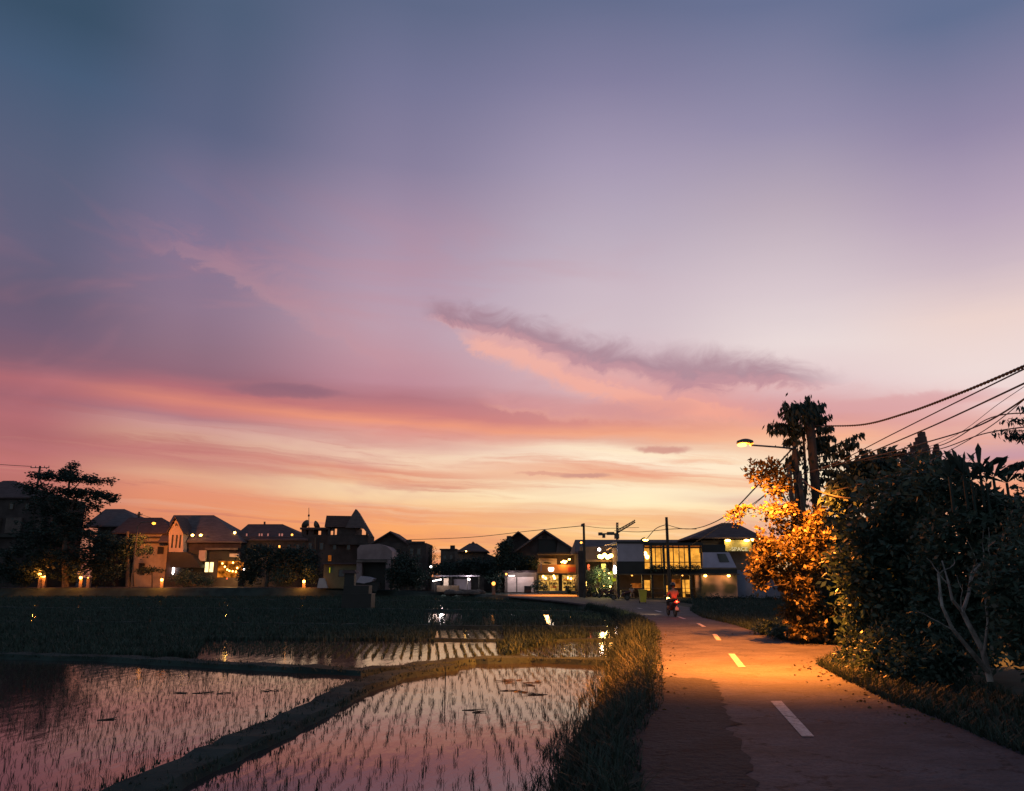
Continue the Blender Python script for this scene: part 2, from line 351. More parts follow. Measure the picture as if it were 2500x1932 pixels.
E['redlit'] = emit('red_lantern', (255, 110, 60), 2.0, .3)
E['tail'] = emit('red_tail_light', (255, 40, 20), 40)
E['pinkwin'] = emit('painted_window_glow', (220, 140, 130), .6)  # pinkish light on the panes, put in as their own emission
SOD = (1.0, .25, .025); WARM = (1.0, .50, .14); WHITE = (1, .86, .84)

# ------------------------------------------------------------------ ground, water, road
ZW = -.45                                          # water level
ROAD_L = [(1530, 1932), (1535, 1800), (1594, 1715), (1604, 1630), (1600, 1580), (1604, 1545), (1590, 1520), (1560, 1504), (1505, 1489), (1440, 1477)]
ROAD_R = [(2900, 1985), (2491, 1832), (2304, 1753), (2192, 1716), (2061, 1652), (2010, 1624), (2040, 1608), (2092, 1596), (2085, 1577), (1990, 1572), (1880, 1550), (1790, 1524), (1720, 1508), (1690, 1492), (1700, 1478)]
VERGE = [(1318, 1932), (1348, 1833), (1410, 1758), (1467, 1640), (1480, 1590), (1490, 1550), (1500, 1530), (1490, 1512), (1440, 1496), (1380, 1482)]
STREET = [(1380, 1468), (1300, 1460), (1220, 1453), (1100, 1448)]
rl = [G(x, y) for x, y in ROAD_L]; rr = [G(x, y) for x, y in ROAD_R]; vg = [G(x, y, ZW) for x, y in VERGE]
st = [G(x, y) for x, y in STREET]
rlY, rlX = [-40]+[p.y for p in rl], [rl[0].x-.3]+[p.x for p in rl]
vgY, vgX = [-40]+[p.y for p in vg], [vg[0].x-2.5]+[p.x for p in vg]
rrY, rrX = [-40]+[p.y for p in rr[:6]]+[rr[5].y+.5, 32, 33, 60], [rr[0].x+1]+[p.x for p in rr[:6]]+[14, 14, 12, 12]
# far edge of the fields as a function of X
EDX = [-300, -30, -12]+[p.x for p in st[::-1]]+[rl[-1].x, vg[-1].x+8]
EDY = [106, 106, 108]+[p.y for p in st[::-1]]+[rl[-1].y, 66]
o_ = np.argsort(EDX); EDX = np.array(EDX)[o_]; EDY = np.array(EDY)[o_]
def level(X): return .64*(1-np.clip((X+26)/16, 0, 1))
def gz(X, Y):
    X = np.asarray(X, float); Y = np.asarray(Y, float)
    ed = np.interp(X, EDX, EDY); low = -.56
    L = np.interp(Y, rlY, rlX); V = np.interp(Y, vgY, vgX)
    s = np.clip((X-V)/np.maximum(L-V, .3), 0, 1); s = s*s*(3-2*s)
    side = low+(0-low-.02)*s+.10*np.sin(np.pi*s)
    R = np.interp(Y, rrY, rrX); side = np.where(X > R, -.02+.12*np.clip((X-R)/2.5, 0, 1), side)
    f = np.clip((Y-ed)/1.2+.5, 0, 1)
    return np.where(Y > 68, low*(1-f)+(level(X)-.02)*f, np.maximum(side, low*(1-f)+(-.02)*f))
gx = np.unique(np.concatenate([np.arange(-600, -60, 30), np.arange(-60, 60, 1.0), np.arange(-9, 18, .25), np.arange(60, 601, 30)]))
gy = np.unique(np.concatenate([np.arange(-60, 4, 8), np.arange(4, 60, .5), np.arange(60, 130, .7), np.arange(130, 400, 20), np.arange(400, 2401, 200)]))
XX, YY = np.meshgrid(gx, gy); ZZ = gz(XX, YY); ZZ = ZZ+np.where(YY > 100, 0, .0)
V_ = np.stack([XX, YY, ZZ], -1).reshape(-1, 3); nx, ny = len(gx), len(gy)
I = (np.arange(ny-1)[:, None]*nx+np.arange(nx-1)[None]).ravel()
g = fast_mesh('ground', V_, np.stack([I, I+1, I+1+nx, I+nx], -1), M['soil'], kind='structure')
def sheet(name, pts, z, mt, thick=0.):
    mb = MB()
    P = [(p.x, p.y, z) for p in pts]
    if thick:
        n = len(P); mb.add(P+[(a, b, z-thick) for a, b, c in P], [tuple(range(n))]+[(i, (i+1) % n, (i+1) % n+n, i+n) for i in range(n)])
    else: mb.add(P, [tuple(range(len(P)))])
    o = mb.build(name, mt); o['kind'] = 'structure'
    me = o.data
    import bmesh
    bm = bmesh.new(); bm.from_mesh(me); bmesh.ops.triangulate(bm, faces=[f for f in bm.faces if len(f.verts) > 4]); bmesh.ops.recalc_face_normals(bm, faces=bm.faces)
    if sum(f.normal.z for f in bm.faces) < 0: bmesh.ops.reverse_faces(bm, faces=bm.faces)
    bm.to_mesh(me); bm.free()
    return o
# the road, its far bend, and the street along the far houses
far_up = [G(1830, 1478), G(1800, 1470), G(1500, 1462), G(1430, 1455), G(1330, 1449)]
road = sheet('road', [Vector((rl[0].x-.3, -5, 0))]+rl+[G(1380, 1469)]+[G(1300, 1461), G(1240, 1456)]+[G(1240, 1449.5)]+far_up[::-1]+rr[::-1]+[Vector((rr[0].x+2, -5, 0))], 0, M['asphalt'], .12)
zl = .66
sheet('street', [Vector((-70, 107.2, 0)), Vector((-24, 107.2, 0)), Vector((-24, 113.4, 0)), Vector((-70, 113.4, 0))], zl+.01, M['asphalt'], .1)
def ragged(P, amp=.05, step=.18):
    r = random.Random(9); out = []
    for a, b in zip(P, P[1:]+P[:1]):
        n = max(1, int((b-a).length/step)); out += [a.lerp(b, i/n)+Vector((r.gauss(0, amp), r.gauss(0, amp), 0)) for i in range(n)]
    return out
sheet('painted_road_shadow', ragged([G(x, y) for x, y in [(1742, 1664), (1734, 1660), (1722, 1661), (1700, 1655), (1672, 1657), (1640, 1652), (1606, 1660), (1596, 1718), (1540, 1802), (1532, 1931), (1862, 1960), (1850, 1925), (1836, 1893), (1833, 1868), (1814, 1832), (1806, 1806), (1793, 1782), (1787, 1757), (1772, 1730), (1765, 1700), (1751, 1682)]]), .006, M['painted_shade'])  # shadow on the left lane, laid on as a darker sheet
for q in [((1881, 1713), (1908, 1713), (1988, 1800), (1958, 1800)), ((1778, 1597), (1793, 1597), (1821, 1630), (1803, 1630)), ((1739, 1549), (1750, 1549), (1761, 1564), (1749, 1564)), ((1700, 1522.5), (1708, 1522.5), (1724, 1531), (1714, 1531)), ((1652, 1506), (1658, 1506), (1676, 1512), (1668, 1512)), ((1597, 1491), (1603, 1491), (1618, 1495), (1610, 1495)), ((1553, 1485), (1560, 1485), (1570, 1487), (1562, 1487))]:
    sheet('road_marking', [G(x, y) for x, y in q], .010, M['paint'])
# water under everything left of the verge
wp = [Vector((-130, -10, 0)), Vector((vgX[0]+.3, -10, 0))]+[Vector((p.x+.3, p.y, 0)) for p in vg]+[Vector((vg[-1].x-1, 75, 0)), Vector((-2, 95, 0)), Vector((-12, 107, 0)), Vector((-130, 106, 0))]
sheet('paddy_water', wp, ZW, M['water'])
# bunds (earth dikes) between the paddies, as raised banks
def bund(px, wid, h=.13, z=ZW):
    c = [G(x, y, z) for x, y in px]; mb = MB(); prev = None
    pts = []
    for a, b in zip(c, c[1:]):
        n = max(2, int((b-a).length/.4))
        pts += [a.lerp(b, i/n) for i in range(n)]
    pts.append(c[-1]); rows = []
    for i, q in enumerate(pts):
        d = (pts[min(i+1, len(pts)-1)]-pts[max(0, i-1)]); d.z = 0; d.normalize(); s = Vector((d.y, -d.x, 0))
        w_ = wid/2*random.uniform(.85, 1.15); hh = h*random.uniform(.8, 1.2)
        rows.append([q+s*(w_*1.25)+Vector((0, 0, -.1)), q+s*(w_*.8)+Vector((0, 0, hh)), q+s*(-w_*.8)+Vector((0, 0, hh)), q+s*(-w_*1.25)+Vector((0, 0, -.1))])
    n = len(rows); mb.add([v for r in rows for v in r], [(i*4+k, i*4+k+1, i*4+k+5, i*4+k+4) for i in range(n-1) for k in range(3)])
    o = mb.build('bund', M['soil']); o['kind'] = 'structure'
    return pts
BUNDS = []
def B(px, w_, h=.13): BUNDS.append((bund(px, w_, h), w_, h))
B([(240, 1990), (395, 1915), (560, 1838), (740, 1755), (860, 1690), (960, 1655), (1090, 1634)], .78, .13)
B([(-260, 1600), (0, 1606), (260, 1612), (600, 1632), (880, 1646), (1000, 1636), (1150, 1618), (1300, 1616), (1490, 1622)], .8, .14)
B([(-200, 1552), (300, 1556), (800, 1560), (1050, 1563), (1300, 1566), (1500, 1563)], .5, .07)
B([(-200, 1520), (500, 1526), (1050, 1533), (1480, 1536)], .6, .14)
B([(-200, 1486), (500, 1490), (1000, 1492), (1450, 1498)], .8, .16)
B([(-200, 1462), (500, 1466), (1000, 1470), (1380, 1478)], .8, .16)

# ------------------------------------------------------------------ grass, rice
def blades(P, h, wd, lean, name, mt, n=3, seed=1, per=None):
    """n bent blades at each base point; each blade two quads"""
    r = np.random.RandomState(seed); P = np.repeat(P, n, 0); h = np.repeat(h, n); k = len(P)
    P = P+np.c_[r.normal(0, .02, (k, 2)), np.zeros(k)]
    hh = h*r.uniform(.6, 1.15, k); a = r.uniform(0, 2*np.pi, k); ln = lean*hh*r.uniform(.2, 1.3, k)
    d = np.c_[np.cos(a), np.sin(a), np.zeros(k)]; s = np.c_[-np.sin(a), np.cos(a), np.zeros(k)]*wd*.5
    # turn the flat of most blades roughly sideways
    m = P+d*(ln*.35)[:, None]; m[:, 2] += hh*.6; t_ = P+d*ln[:, None]; t_[:, 2] += hh*r.uniform(.75, 1, k)
    V = np.stack([P-s, P+s, m+s*.8, m-s*.8, t_+s*.15, t_-s*.15], 1).reshape(-1, 3)
    b = np.arange(k)[:, None]*6; Fq = np.concatenate([b+[0, 1, 2, 3], b+[3, 2, 4, 5]], 0)
    return fast_mesh(name, V, Fq, mt)
def inpoly(x, y, poly):
    c = np.zeros(len(x), bool); n = len(poly)
    for i in range(n):
        x1, y1 = poly[i]; x2, y2 = poly[(i+1) % n]
        c ^= ((y1 > y) != (y2 > y)) & (x < (x2-x1)*(y-y1)/(y2-y1+1e-9)+x1)
    return c
rs = np.random.RandomState(3)
# seedlings in the two near paddies, set out in rows
def rows(poly_px, dx, dy, ang, jit, z=ZW, drop=0.):
    poly = [(G(x, y, z).x, G(x, y, z).y) for x, y in poly_px]
    xs_ = [p[0] for p in poly]; ys_ = [p[1] for p in poly]; R = max(max(xs_)-min(xs_), max(ys_)-min(ys_))
    u, v = np.meshgrid(np.arange(-R, R, dx), np.arange(-R, R, dy)); u = u.ravel(); v = v.ravel()
    ca, sa = math.cos(ang), math.sin(ang); cx, cy = np.mean(xs_), np.mean(ys_)
    x = cx+u*ca-v*sa+rs.normal(0, jit, len(u)); y = cy+u*sa+v*ca+rs.normal(0, jit*1.6, len(u))
    k = inpoly(x, y, poly) & (rs.rand(len(x)) > drop); return x[k], y[k]
PAD1 = [(-150, 1612), (0, 1616), (260, 1624), (600, 1648), (870, 1661), (700, 1745), (500, 1850), (310, 1945), (-150, 1960)]
PAD2 = [(1462, 1642), (1212, 1628), (1154, 1630), (1088, 1646), (965, 1678), (882, 1722), (800, 1764), (453, 1945), (1315, 1945), (1345, 1833), (1406, 1758)]
x1, y1 = rows(PAD1, .23, .13, -.10, .024, drop=.2); x2, y2 = rows(PAD2, .215, .12, .08, .03, drop=.15)
dens2 = rs.rand(len(x2)) < np.clip(.72+.2*np.sin(x2*1.3)+.18*np.sin(y2*.9+x2*.4), .35, 1)
x2, y2 = x2[dens2], y2[dens2]
X_ = np.r_[x1, x2]; Y_ = np.r_[y1, y2]
o = blades(np.c_[X_, Y_, np.full(len(X_), ZW-.02)], rs.uniform(.05, .17, len(X_)), .007, .6, 'rice_seedlings', M['seedling'], 5, 5)
tag(o, 'thin young rice seedlings planted in rows in the flooded near paddies', 'rice', kind='stuff')
# rice of the strip that still shows its water between the rows
px, py = [], []
for poly, dx, drop in [([(380, 1570), (1180, 1574), (1245, 1600), (1240, 1612), (700, 1604), (430, 1592)], .30, 0), ([(1240, 1590), (1360, 1572), (1490, 1560), (1478, 1614), (1245, 1614)], .34, .1), ([(1050, 1538), (1230, 1538), (1210, 1560), (1080, 1560)], .40, .1)]:
    a, b = rows(poly, dx, .13, .105, .016, drop=drop); px.append(a); py.append(b)
X_ = np.concatenate(px); Y_ = np.concatenate(py)
o = blades(np.c_[X_, Y_, np.full(len(X_), ZW-.02)], rs.uniform(.10, .17, len(X_)), .022, .22, 'rice_rows', M['rice'], 3, 6)
tag(o, 'rows of knee high rice with bright water between them in the middle strip', 'rice', kind='stuff')
# dense rice everywhere beyond
n = 60000
Y_ = 26+(104-26)*rs.rand(n)**1.25; Xl = -W(0, 1500, 1).x*0
X_ = rs.uniform(-1, 1, n)*0+rs.uniform(-.72, .14, n)*Y_
ed = np.interp(X_, EDX, EDY); V = np.interp(Y_, vgY, vgX)
keep = (Y_ < ed-.5) & (X_ < np.where(Y_ < 64, V, 99))
holes = [[(500, 1566), (1205, 1567), (1250, 1620), (1250, 1700), (420, 1700)], [(1235, 1606), (1290, 1584), (1400, 1560), (1500, 1556), (1490, 1700), (1200, 1700)], [(1065, 1534), (1228, 1534), (1232, 1570), (1060, 1570)],
         [(-400, 1607), (300, 1606), (2000, 1607), (2000, 1900), (-400, 1900)], [(1035, 1486), (1125, 1488), (1130, 1528), (1035, 1524)], [(1180, 1498), (1215, 1496), (1222, 1536), (1175, 1536)], [(1322, 1492), (1336, 1492), (1360, 1534), (1338, 1534)], [(1420, 1536), (1486, 1530), (1490, 1566), (1440, 1566)]]
for hpx in holes:
    pl = [(G(x, y, ZW).x, G(x, y, ZW).y) for x, y in hpx]; keep &= ~inpoly(X_, Y_, pl)
X_, Y_ = X_[keep], Y_[keep]
o = blades(np.c_[X_, Y_, np.full(len(X_), ZW-.02)], rs.uniform(.17, .34, len(X_)), .045, .5, 'rice_field', M['rice'], 3, 8)
tag(o, 'dense dark green rice filling the fields back to the far street', 'rice', kind='stuff')
# sparse plants in the small openings
px, py = [], []
for hpx in holes[4:8]:
    a, b = rows(hpx, .5, .5, .05, .12, drop=.1); px.append(a); py.append(b)
X_ = np.concatenate(px); Y_ = np.concatenate(py)
o = blades(np.c_[X_, Y_, np.full(len(X_), ZW-.02)], rs.uniform(.15, .28, len(X_)), .04, .5, 'rice_clumps', M['rice'], 3, 9)
tag(o, 'sparse rice clumps around small openings of bright water', 'rice', kind='stuff')
# grass on bunds and verge
P = []
for pts, w_, h in BUNDS:
    far = pts[0].y > 30
    for q in pts:
        for _ in range(26 if not far else 9):
            P.append((q.x+rs.uniform(-.65, .65)*w_, q.y+rs.uniform(-.65, .65)*w_, ZW+h*.6))
P = np.array(P)
o = blades(P, rs.uniform(.03, .13, len(P))*np.where(P[:, 1] > 30, .7, 1), .018, .8, 'bund_grass', M['grass'], 3, 11)
tag(o, 'short dark grass growing on the earth banks between the paddies', 'grass', kind='stuff')
n = 46000
Y_ = 7+(62-7)*rs.rand(n)**1.7; V = np.interp(Y_, vgY, vgX); L = np.interp(Y_, rlY, rlX)
u = rs.rand(n); X_ = V-.15+(L-V+.3)*u
hgt = np.where(rs.rand(n) < .12, rs.uniform(.18, .38, n), rs.uniform(.04, .16, n))*np.where(u > .85, .55, 1)
bump = np.exp(-((Y_-28)/7)**2)*np.sin(np.pi*np.clip(u, 0, 1)); hgt = hgt*(1+.8*bump)*(.6+.8*rs.rand(n)**2)
o = blades(np.c_[X_, Y_, gz(X_, Y_)-.02], hgt, .016, .8, 'verge_grass', M['grass'], 4, 12)
tag(o, 'tangled grass verge between the flooded paddy and the road', 'grass', kind='stuff')
# grass on the right verge and the meadow past the bend
n = 26000
Y_ = 8+(66-8)*rs.rand(n)**1.4; R = np.interp(Y_, [p.y for p in rr], [p.x for p in rr])
X_ = R-.1+rs.rand(n)**1.5*np.where(Y_ > 34, 14, 2.2); k_ = (Y_ > 17) | (rs.rand(n) < .38); X_, Y_ = X_[k_], Y_[k_]; n = len(X_)
o = blades(np.c_[X_, Y_, gz(X_, Y_)-.02], np.where(Y_ > 34, rs.uniform(.12, .35, n), rs.uniform(.06, .28, n)), .02, .8, 'roadside_grass', M['grass'], 4, 13)
tag(o, 'weedy grass along the right edge of the road and past the bend', 'grass', kind='stuff')

# ------------------------------------------------------------------ buildings
def TB(name, label, cat, x, y, Y, group=None): return T(name, label, cat, W(x, y, Y), group)
def pb(parent, name, mt, *a): return MB().pbox(*a).build(name, mt, parent)
def window(parent, x0, x1, y0, y1, Y, m='glass', em=None, nm='window', cols=1):
    """frame standing 6 cm proud of the wall with a pane inside it"""
    f = MB(); t_ = (x1-x0)*.08+.5
    for i in range(cols+1):
        xc = x0+(x1-x0)*i/cols; f.pbox(xc-t_/2, xc+t_/2, y0, y1, Y-.06, .05)
    f.pbox(x0, x1, y0-t_*.7, y0, Y-.06, .05); f.pbox(x0, x1, y1, y1+t_*.7, Y-.06, .05)
    fo = f.build(nm, M['wood'], parent)
    MB().pbox(x0, x1, y0, y1, Y-.03, .02).build('pane', em or M[m], fo)
ORD = ['first', 'second', 'third', 'fourth', 'fifth', 'sixth', 'seventh', 'eighth', 'ninth', 'tenth']
def bulb(x, y, Y, label, name='lamp', r=.16, em='bulb', power=0, c=WARM, group=None, post=None, hood=True):
    p = W(x, y, Y)
    base = Vector((p.x, p.y, post)) if post is not None else p
    t = T(name, label, 'lamp', base, group)
    MB().ell(p, r, r, r, 8, 6).build('bulb', E[em], t, True)
    if hood: MB().tube([(p.x, p.y, p.z+r*.9), (p.x, p.y, p.z+r*1.8)], r*.9, 8, r*.3).build('cap', M['steel'], t)
    if post is not None:
        MB().box(p.x-.2, p.x+.2, p.y+.12, p.y+.5, post, p.z-.1).build('pillar', M['wall_mid'], t)
    if power: point('light', (p.x, p.y-r*2.2, p.z), c, power, r, t)
    return t
YL = 115
# 1 far left house
t = TB('brick_house', 'wide two storey house at the left edge, behind the layered tree, with pale upper bays', 'house', 20, 1432, 114)
pb(t, 'wall', M['wall_dark'], -70, 100, 1212, 1433, 114, 9)
MB().hip(-95, 112, 1214, 8, 34, 1174, 114, 9).build('roof', M['roof'], t)
for x0, x1 in ((-30, -5), (10, 48), (84, 101)): pb(t, 'bay', M['wall_mid'], x0, x1, 1264, 1302, 113.6, .38)
pb(t, 'balcony', M['black'], -70, 98, 1304, 1312, 113.3, .65)
for x in (-20, 22, 60): window(t, x, x+9, 1335, 1352, 113.95); window(t, x, x+9, 1230, 1243, 113.95)
# 2 hip roof house
t = TB('hip_roof_house', 'low hipped roof house just right of the layered tree', 'house', 280, 1432, 124)
pb(t, 'wall', M['wall_dark'], 222, 345, 1282, 1433, 124, 9)
MB().hip(204, 352, 1284, 258, 304, 1243, 124, 9).build('roof', M['roof2'], t)
window(t, 236, 250, 1310, 1330, 124)
# 3 low annex lit by the far street lamp
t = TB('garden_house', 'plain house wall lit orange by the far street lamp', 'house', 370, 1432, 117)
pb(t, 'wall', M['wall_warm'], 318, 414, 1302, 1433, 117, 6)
MB().hip(270, 424, 1301, 316, 395, 1264, 117, 6).build('roof', M['roof'], t)
MB().pbox(330, 412, 1310, 1313, 116.5, .48).pbox(330, 412, 1322, 1325, 116.5, .48).build('eaves_beam', M['wood'], t)
window(t, 338, 352, 1376, 1394, 117, 'black'); window(t, 362, 372, 1336, 1352, 117, 'black'); MB().tube([W(326, 1302, 116.8), W(326, 1432, 116.8)], .08, 6).build('downpipe', M['steel'], t); window(t, 384, 398, 1336, 1352, 117, 'black')
# 4 big roofed house with white gable
t = TB('gabled_house', 'large house with broad tiled roof and narrow white gable front', 'house', 480, 1432, 116)
pb(t, 'wall', M['wall_dark'], 400, 580, 1318, 1433, 116, 9)
MB().hip(386, 592, 1322, 424, 522, 1258, 116, 10).build('roof', M['roof2'], t)
ga = MB().prism([(412, 1348), (412, 1300), (430, 1268), (447, 1300), (447, 1348)], 114.6, 3).build('gable_front', M['wall_pale'], t)
for x in (417, 427, 436): MB().pbox(x, x+4, 1306, 1338, 114.55, .03).build('slot', M['black'], ga)
MB().prism([(427, 1284), (430, 1276), (434, 1284)], 114.55, .03).build('vent', M['black'], ga)
MB().gable(408, 1303, 430, 1261, 451, 1303, 114.4, 4, .15).build('gable_roof', M['roof'], ga)
pb(t, 'balcony', M['wall_mid'], 500, 580, 1338, 1343, 115.4, .55)
pb(t, 'upper_recess', M['black'], 455, 576, 1345, 1366, 115.9, .08)
pb(t, 'porch_wall', M['wall_pale'], 484, 500, 1344, 1370, 115.3, .5)
pb(t, 'arch', M['wall_pale'], 560, 581, 1352, 1360, 115.3, .5)
an = MB().prism([(415, 1386), (415, 1353), (424, 1348), (455, 1348), (470, 1356), (491, 1386)], 113.8, 1.8).build('awning', M['black'], t)
window(t, 498, 521, 1373, 1397, 115.95, em=emit('bright_window', (255, 220, 150), 2.6, .35, 1.5), cols=2)
pb(t, 'ground_floor_room', emit('cafe_glow', (255, 140, 40), .9, .9, .9), 530, 592, 1370, 1410, 115.9, .07)
pb(t, 'tube_light', E['white'], 592, 596, 1384, 1404, 115.2, .1)
pb(t, 'side_glow', E['roomdim'], 585, 591, 1394, 1404, 115.2, .1)
for x, y in ((470, 1307), (490, 1307)): MB().ell(W(x, y, 115.2), .22, .1, .16).build('vent_lamp', E['bulb'], t)
pb(t, 'door', M['wood'], 452, 480, 1392, 1432, 115.9, .08)
pb(t, 'curtain', E['white'], 420, 424, 1378, 1402, 115.6, .1)
for i, (x, y) in enumerate([(543, 1376), (549, 1384), (555, 1391), (560, 1394), (568, 1395), (576, 1396), (569, 1374), (579, 1387)]):
    bulb(x, y, 114.6, ORD[i]+' bulb from the left in the slanting string over the food stall' if i < 6 else ('upper of the two bulbs hanging apart above the stall string' if i == 6 else 'lower of the two bulbs hanging apart above the stall string'), 'string_bulb', .11, 'bulb', group='string of bulbs over the stall', hood=False)
bulb(554, 1413, 113, 'small reddish lamp low in front of the lit food stall', 'stall_lamp', .12, 'redlit')
point('stall_light', W(560, 1400, 113.5), WARM, 700, .3)
# 5 long hip roof house
t = TB('long_hip_house', 'long hipped roof house with a row of small windows under its eaves', 'house', 660, 1432, 118)
pb(t, 'wall', M['wall_dark'], 584, 740, 1312, 1434, 118, 10)
MB().hip(562, 752, 1317, 606, 690, 1280, 118, 10).build('roof', M['roof'], t)
for x, wd in ((600, 4), (631, 4), (637, 4), (652, 4), (680, 4), (686, 5)): window(t, x, x+wd, 1303, 1309, 117.4, em=E['pinkwin'])
window(t, 679, 684, 1332, 1342, 118, em=E['dimbulb']); MB().tube([W(646, 1280, 123), W(646, 1274, 123)], .15, 6).build('finial', M['roof'], t)
for x in (592, 622, 655, 700, 722): window(t, x, x+8, 1330, 1346, 118)
bulb(573, 1301, 117, 'bright small bulb between the gabled roof and the long hipped roof', 'eave_lamp', .18)
bulb(713, 1306, 117, 'warm bulb under the right end of the long hipped roof', 'eave_lamp', .16, 'dimbulb')
# 6 flat rooftop room with dishes
t = TB('rooftop_room', 'small flat roofed rooftop room carrying satellite dishes', 'house', 766, 1432, 119)
pb(t, 'wall', M['wall_dark'], 742, 800, 1312, 1434, 119, 7)
for x0, x1 in ((735, 747), (752, 765), (783, 796)): pb(t, 'pier', M['wall_dark'], x0, x1, 1292, 1313, 119, 3)
pb(t, 'roof', M['roof'], 732, 801, 1288, 1293, 118.6, 4); 
pb(t, 'parapet', M['wall_dark'], 742, 800, 1306, 1314, 118.7, .28)
def dish(x, y, Y, rot, label):
    p = W(x, y, Y); t = T('satellite_dish', label, 'dish', W(x, 1290, Y), 'satellite dishes on the rooftop room'); mb = MB(); vs = []; fs = []
    for i in range(5):
        for k in range(12):
            a = 2*math.pi*k/12; r = .75*i/4; q = Vector((r*math.cos(a), .5*(i/4)**2-.25, r*math.sin(a))); q.rotate(__import__('mathutils').Euler((.5, 0, rot))); vs.append(p+q)
    for i in range(4):
        for k in range(12): fs.append((i*12+k, i*12+(k+1) % 12, i*12+12+(k+1) % 12, i*12+12+k))
    mb.add(vs, fs).build('reflector', M['steel'], t); MB().tube([W(x, 1290, Y), p], .06).build('mast', M['steel'], t)
dish(748, 1282, 120, 1.1, 'large round satellite dish at the left end of the rooftop room')
dish(771, 1284, 120, -.9, 'smaller tilted satellite dish right of the antenna mast')
t = TB('antenna_mast', 'thin radio antenna mast rising above the rooftop room', 'antenna', 754, 1288, 121)
MB().tube([W(754, 1288, 121), W(754, 1240, 121)], .07, 5, .04).build('mast', M['steel'], t)
MB().ell(W(754, 1259, 121), .16, .16, .2).build('coil', M['steel'], t)
# 7 tall pointed roof house
t = TB('tower_house', 'tall house with open top storey under a steep pointed roof', 'house', 840, 1432, 117)
pb(t, 'wall', M['wall_dark'], 741, 882, 1306, 1434, 118, 9)
pb(t, 'top_wall', M['wall_dark'], 800, 896, 1306, 1330, 117, 6)
for x0, x1 in ((800, 805), (813, 815), (822, 868), (893, 897)): pb(t, 'pillar', M['wall_dark'], x0, x1, 1288, 1307, 117, .6 if x1-x0 < 9 else 5)
MB().prism([(792, 1287), (797, 1259), (857, 1260), (866, 1258), (880, 1287)], 116.6, 4.5).build('roof', M['roof'], t)
MB().prism([(843, 1289), (858, 1259), (868, 1243), (876, 1253), (910, 1311), (904, 1312), (888, 1292), (878, 1289)], 116.2, 1.2).build('pointed_roof', M['roof2'], t)
for x in (752, 780, 812, 846): window(t, x, x+9, 1326, 1342, 118)
for x in (768, 800): window(t, x, x+9, 1356, 1370, 118, em=E['roomdim'] if x == 800 else None)
MB().tube([W(770, 1313, 117.8), W(770, 1432, 117.8)], .08, 6).build('downpipe', M['steel'], t)
# 8 gable and block
t = TB('block_house', 'dark flat topped block with a pointed gable on its left', 'house', 980, 1436, 114)
pb(t, 'wall', M['wall_dark'], 872, 1038, 1326, 1442, 114, 9)
MB().prism([(905, 1328), (954, 1298), (994, 1326)], 114.5, 8).build('gable_wall', M['wall_dark'], t)
MB().gable(900, 1330, 954, 1297, 998, 1328, 113.9, 9, .2).build('roof', M['roof'], t)
for x in (968, 1000, 1018): window(t, x, x+9, 1340, 1354, 114)
pb(t, 'parapet', M['wall_dark'], 990, 1037, 1322, 1327, 113.8, .19)
t = TB('water_tank', 'rounded water tank on top of the dark flat block', 'tank', 999, 1322, 116)
MB().tube([W(999, 1325, 116), W(999, 1318, 116)], .42, 12, .36).build('tank_body', M['wall_mid'], t)
# 9 garage front
t = TB('garage_building', 'pale fronted garage with rounded top and wide dark doorway', 'garage', 910, 1438, 104)
mbw = MB().prism([(872, 1366), (872, 1340), (880, 1331), (925, 1328), (944, 1334), (956, 1346), (958, 1366)], 104, 6)
mbw.build('upper_wall', M['wall_rosy'], t)
pb(t, 'lintel', M['wall_mid'], 870, 944, 1368, 1373, 103.7, .5)
pb(t, 'beam', M['black'], 872, 944, 1366, 1368, 103.9, 5)
pb(t, 'pillar', M['wall_rosy'], 868, 881, 1373, 1440, 104, 1.2); pb(t, 'pillar', M['wall_rosy'], 940, 951, 1367, 1440, 104, 1.2)
pb(t, 'doorway', M['black'], 880, 941, 1373, 1440, 105.5, .2); pb(t, 'side_wall', M['wall_mid'], 951, 958, 1366, 1440, 104.3, 5)
t = TB('low_house', 'low mossy plaster house left of the garage with a lit slit', 'house', 825, 1434, 107)
pb(t, 'wall', M['wall_green'], 788, 868, 1378, 1437, 107, 6)
pb(t, 'roof', M['roof'], 784, 872, 1374, 1378, 106.4, 7); window(t, 803, 806, 1386, 1399, 107, em=E['greenlit']); window(t, 826, 840, 1392, 1408, 107)
MB().prism([(774, 1436), (779, 1412), (792, 1412), (800, 1436)], 106, .5).build('buttress', M['wall_pale'], t)
# field shrine and cart under a tarp
t = T('field_shrine', 'dark stone field shrine on a wide plinth in the rice', 'shrine', G(868, 1490, ZW))
Ys = G(868, 1490, ZW).y
MB().pbox(833, 905, 1450, 1492, Ys, 1.8).build('plinth', M['black'], t)
MB().pbox(838, 900, 1430, 1450, Ys+.2, 1.4).build('step', M['black'], t); MB().pbox(840, 864, 1398, 1430, Ys+.4, .8).build('shaft', M['black'], t)
MB().prism([(834, 1400), (838, 1392), (866, 1392), (870, 1400)], Ys+.2, 1.2).build('cap', M['roof'], t)
t = TB('covered_cart', 'pale tarpaulin sloping over a dark cart before the garage', 'cart', 885, 1436, 99)
MB().prism([(870, 1422), (880, 1407), (898, 1409), (912, 1413), (908, 1420), (888, 1425)], 99, 2.2).build('tarpaulin', M['panel'], t)
pb(t, 'cart_body', M['black'], 866, 925, 1423, 1437, 99.3, 1.6)
for x in (874, 916): MB().tube([W(x, 1438, 98.9), W(x, 1438, 99.2)], .35, 12).build('wheel', M['black'], t)
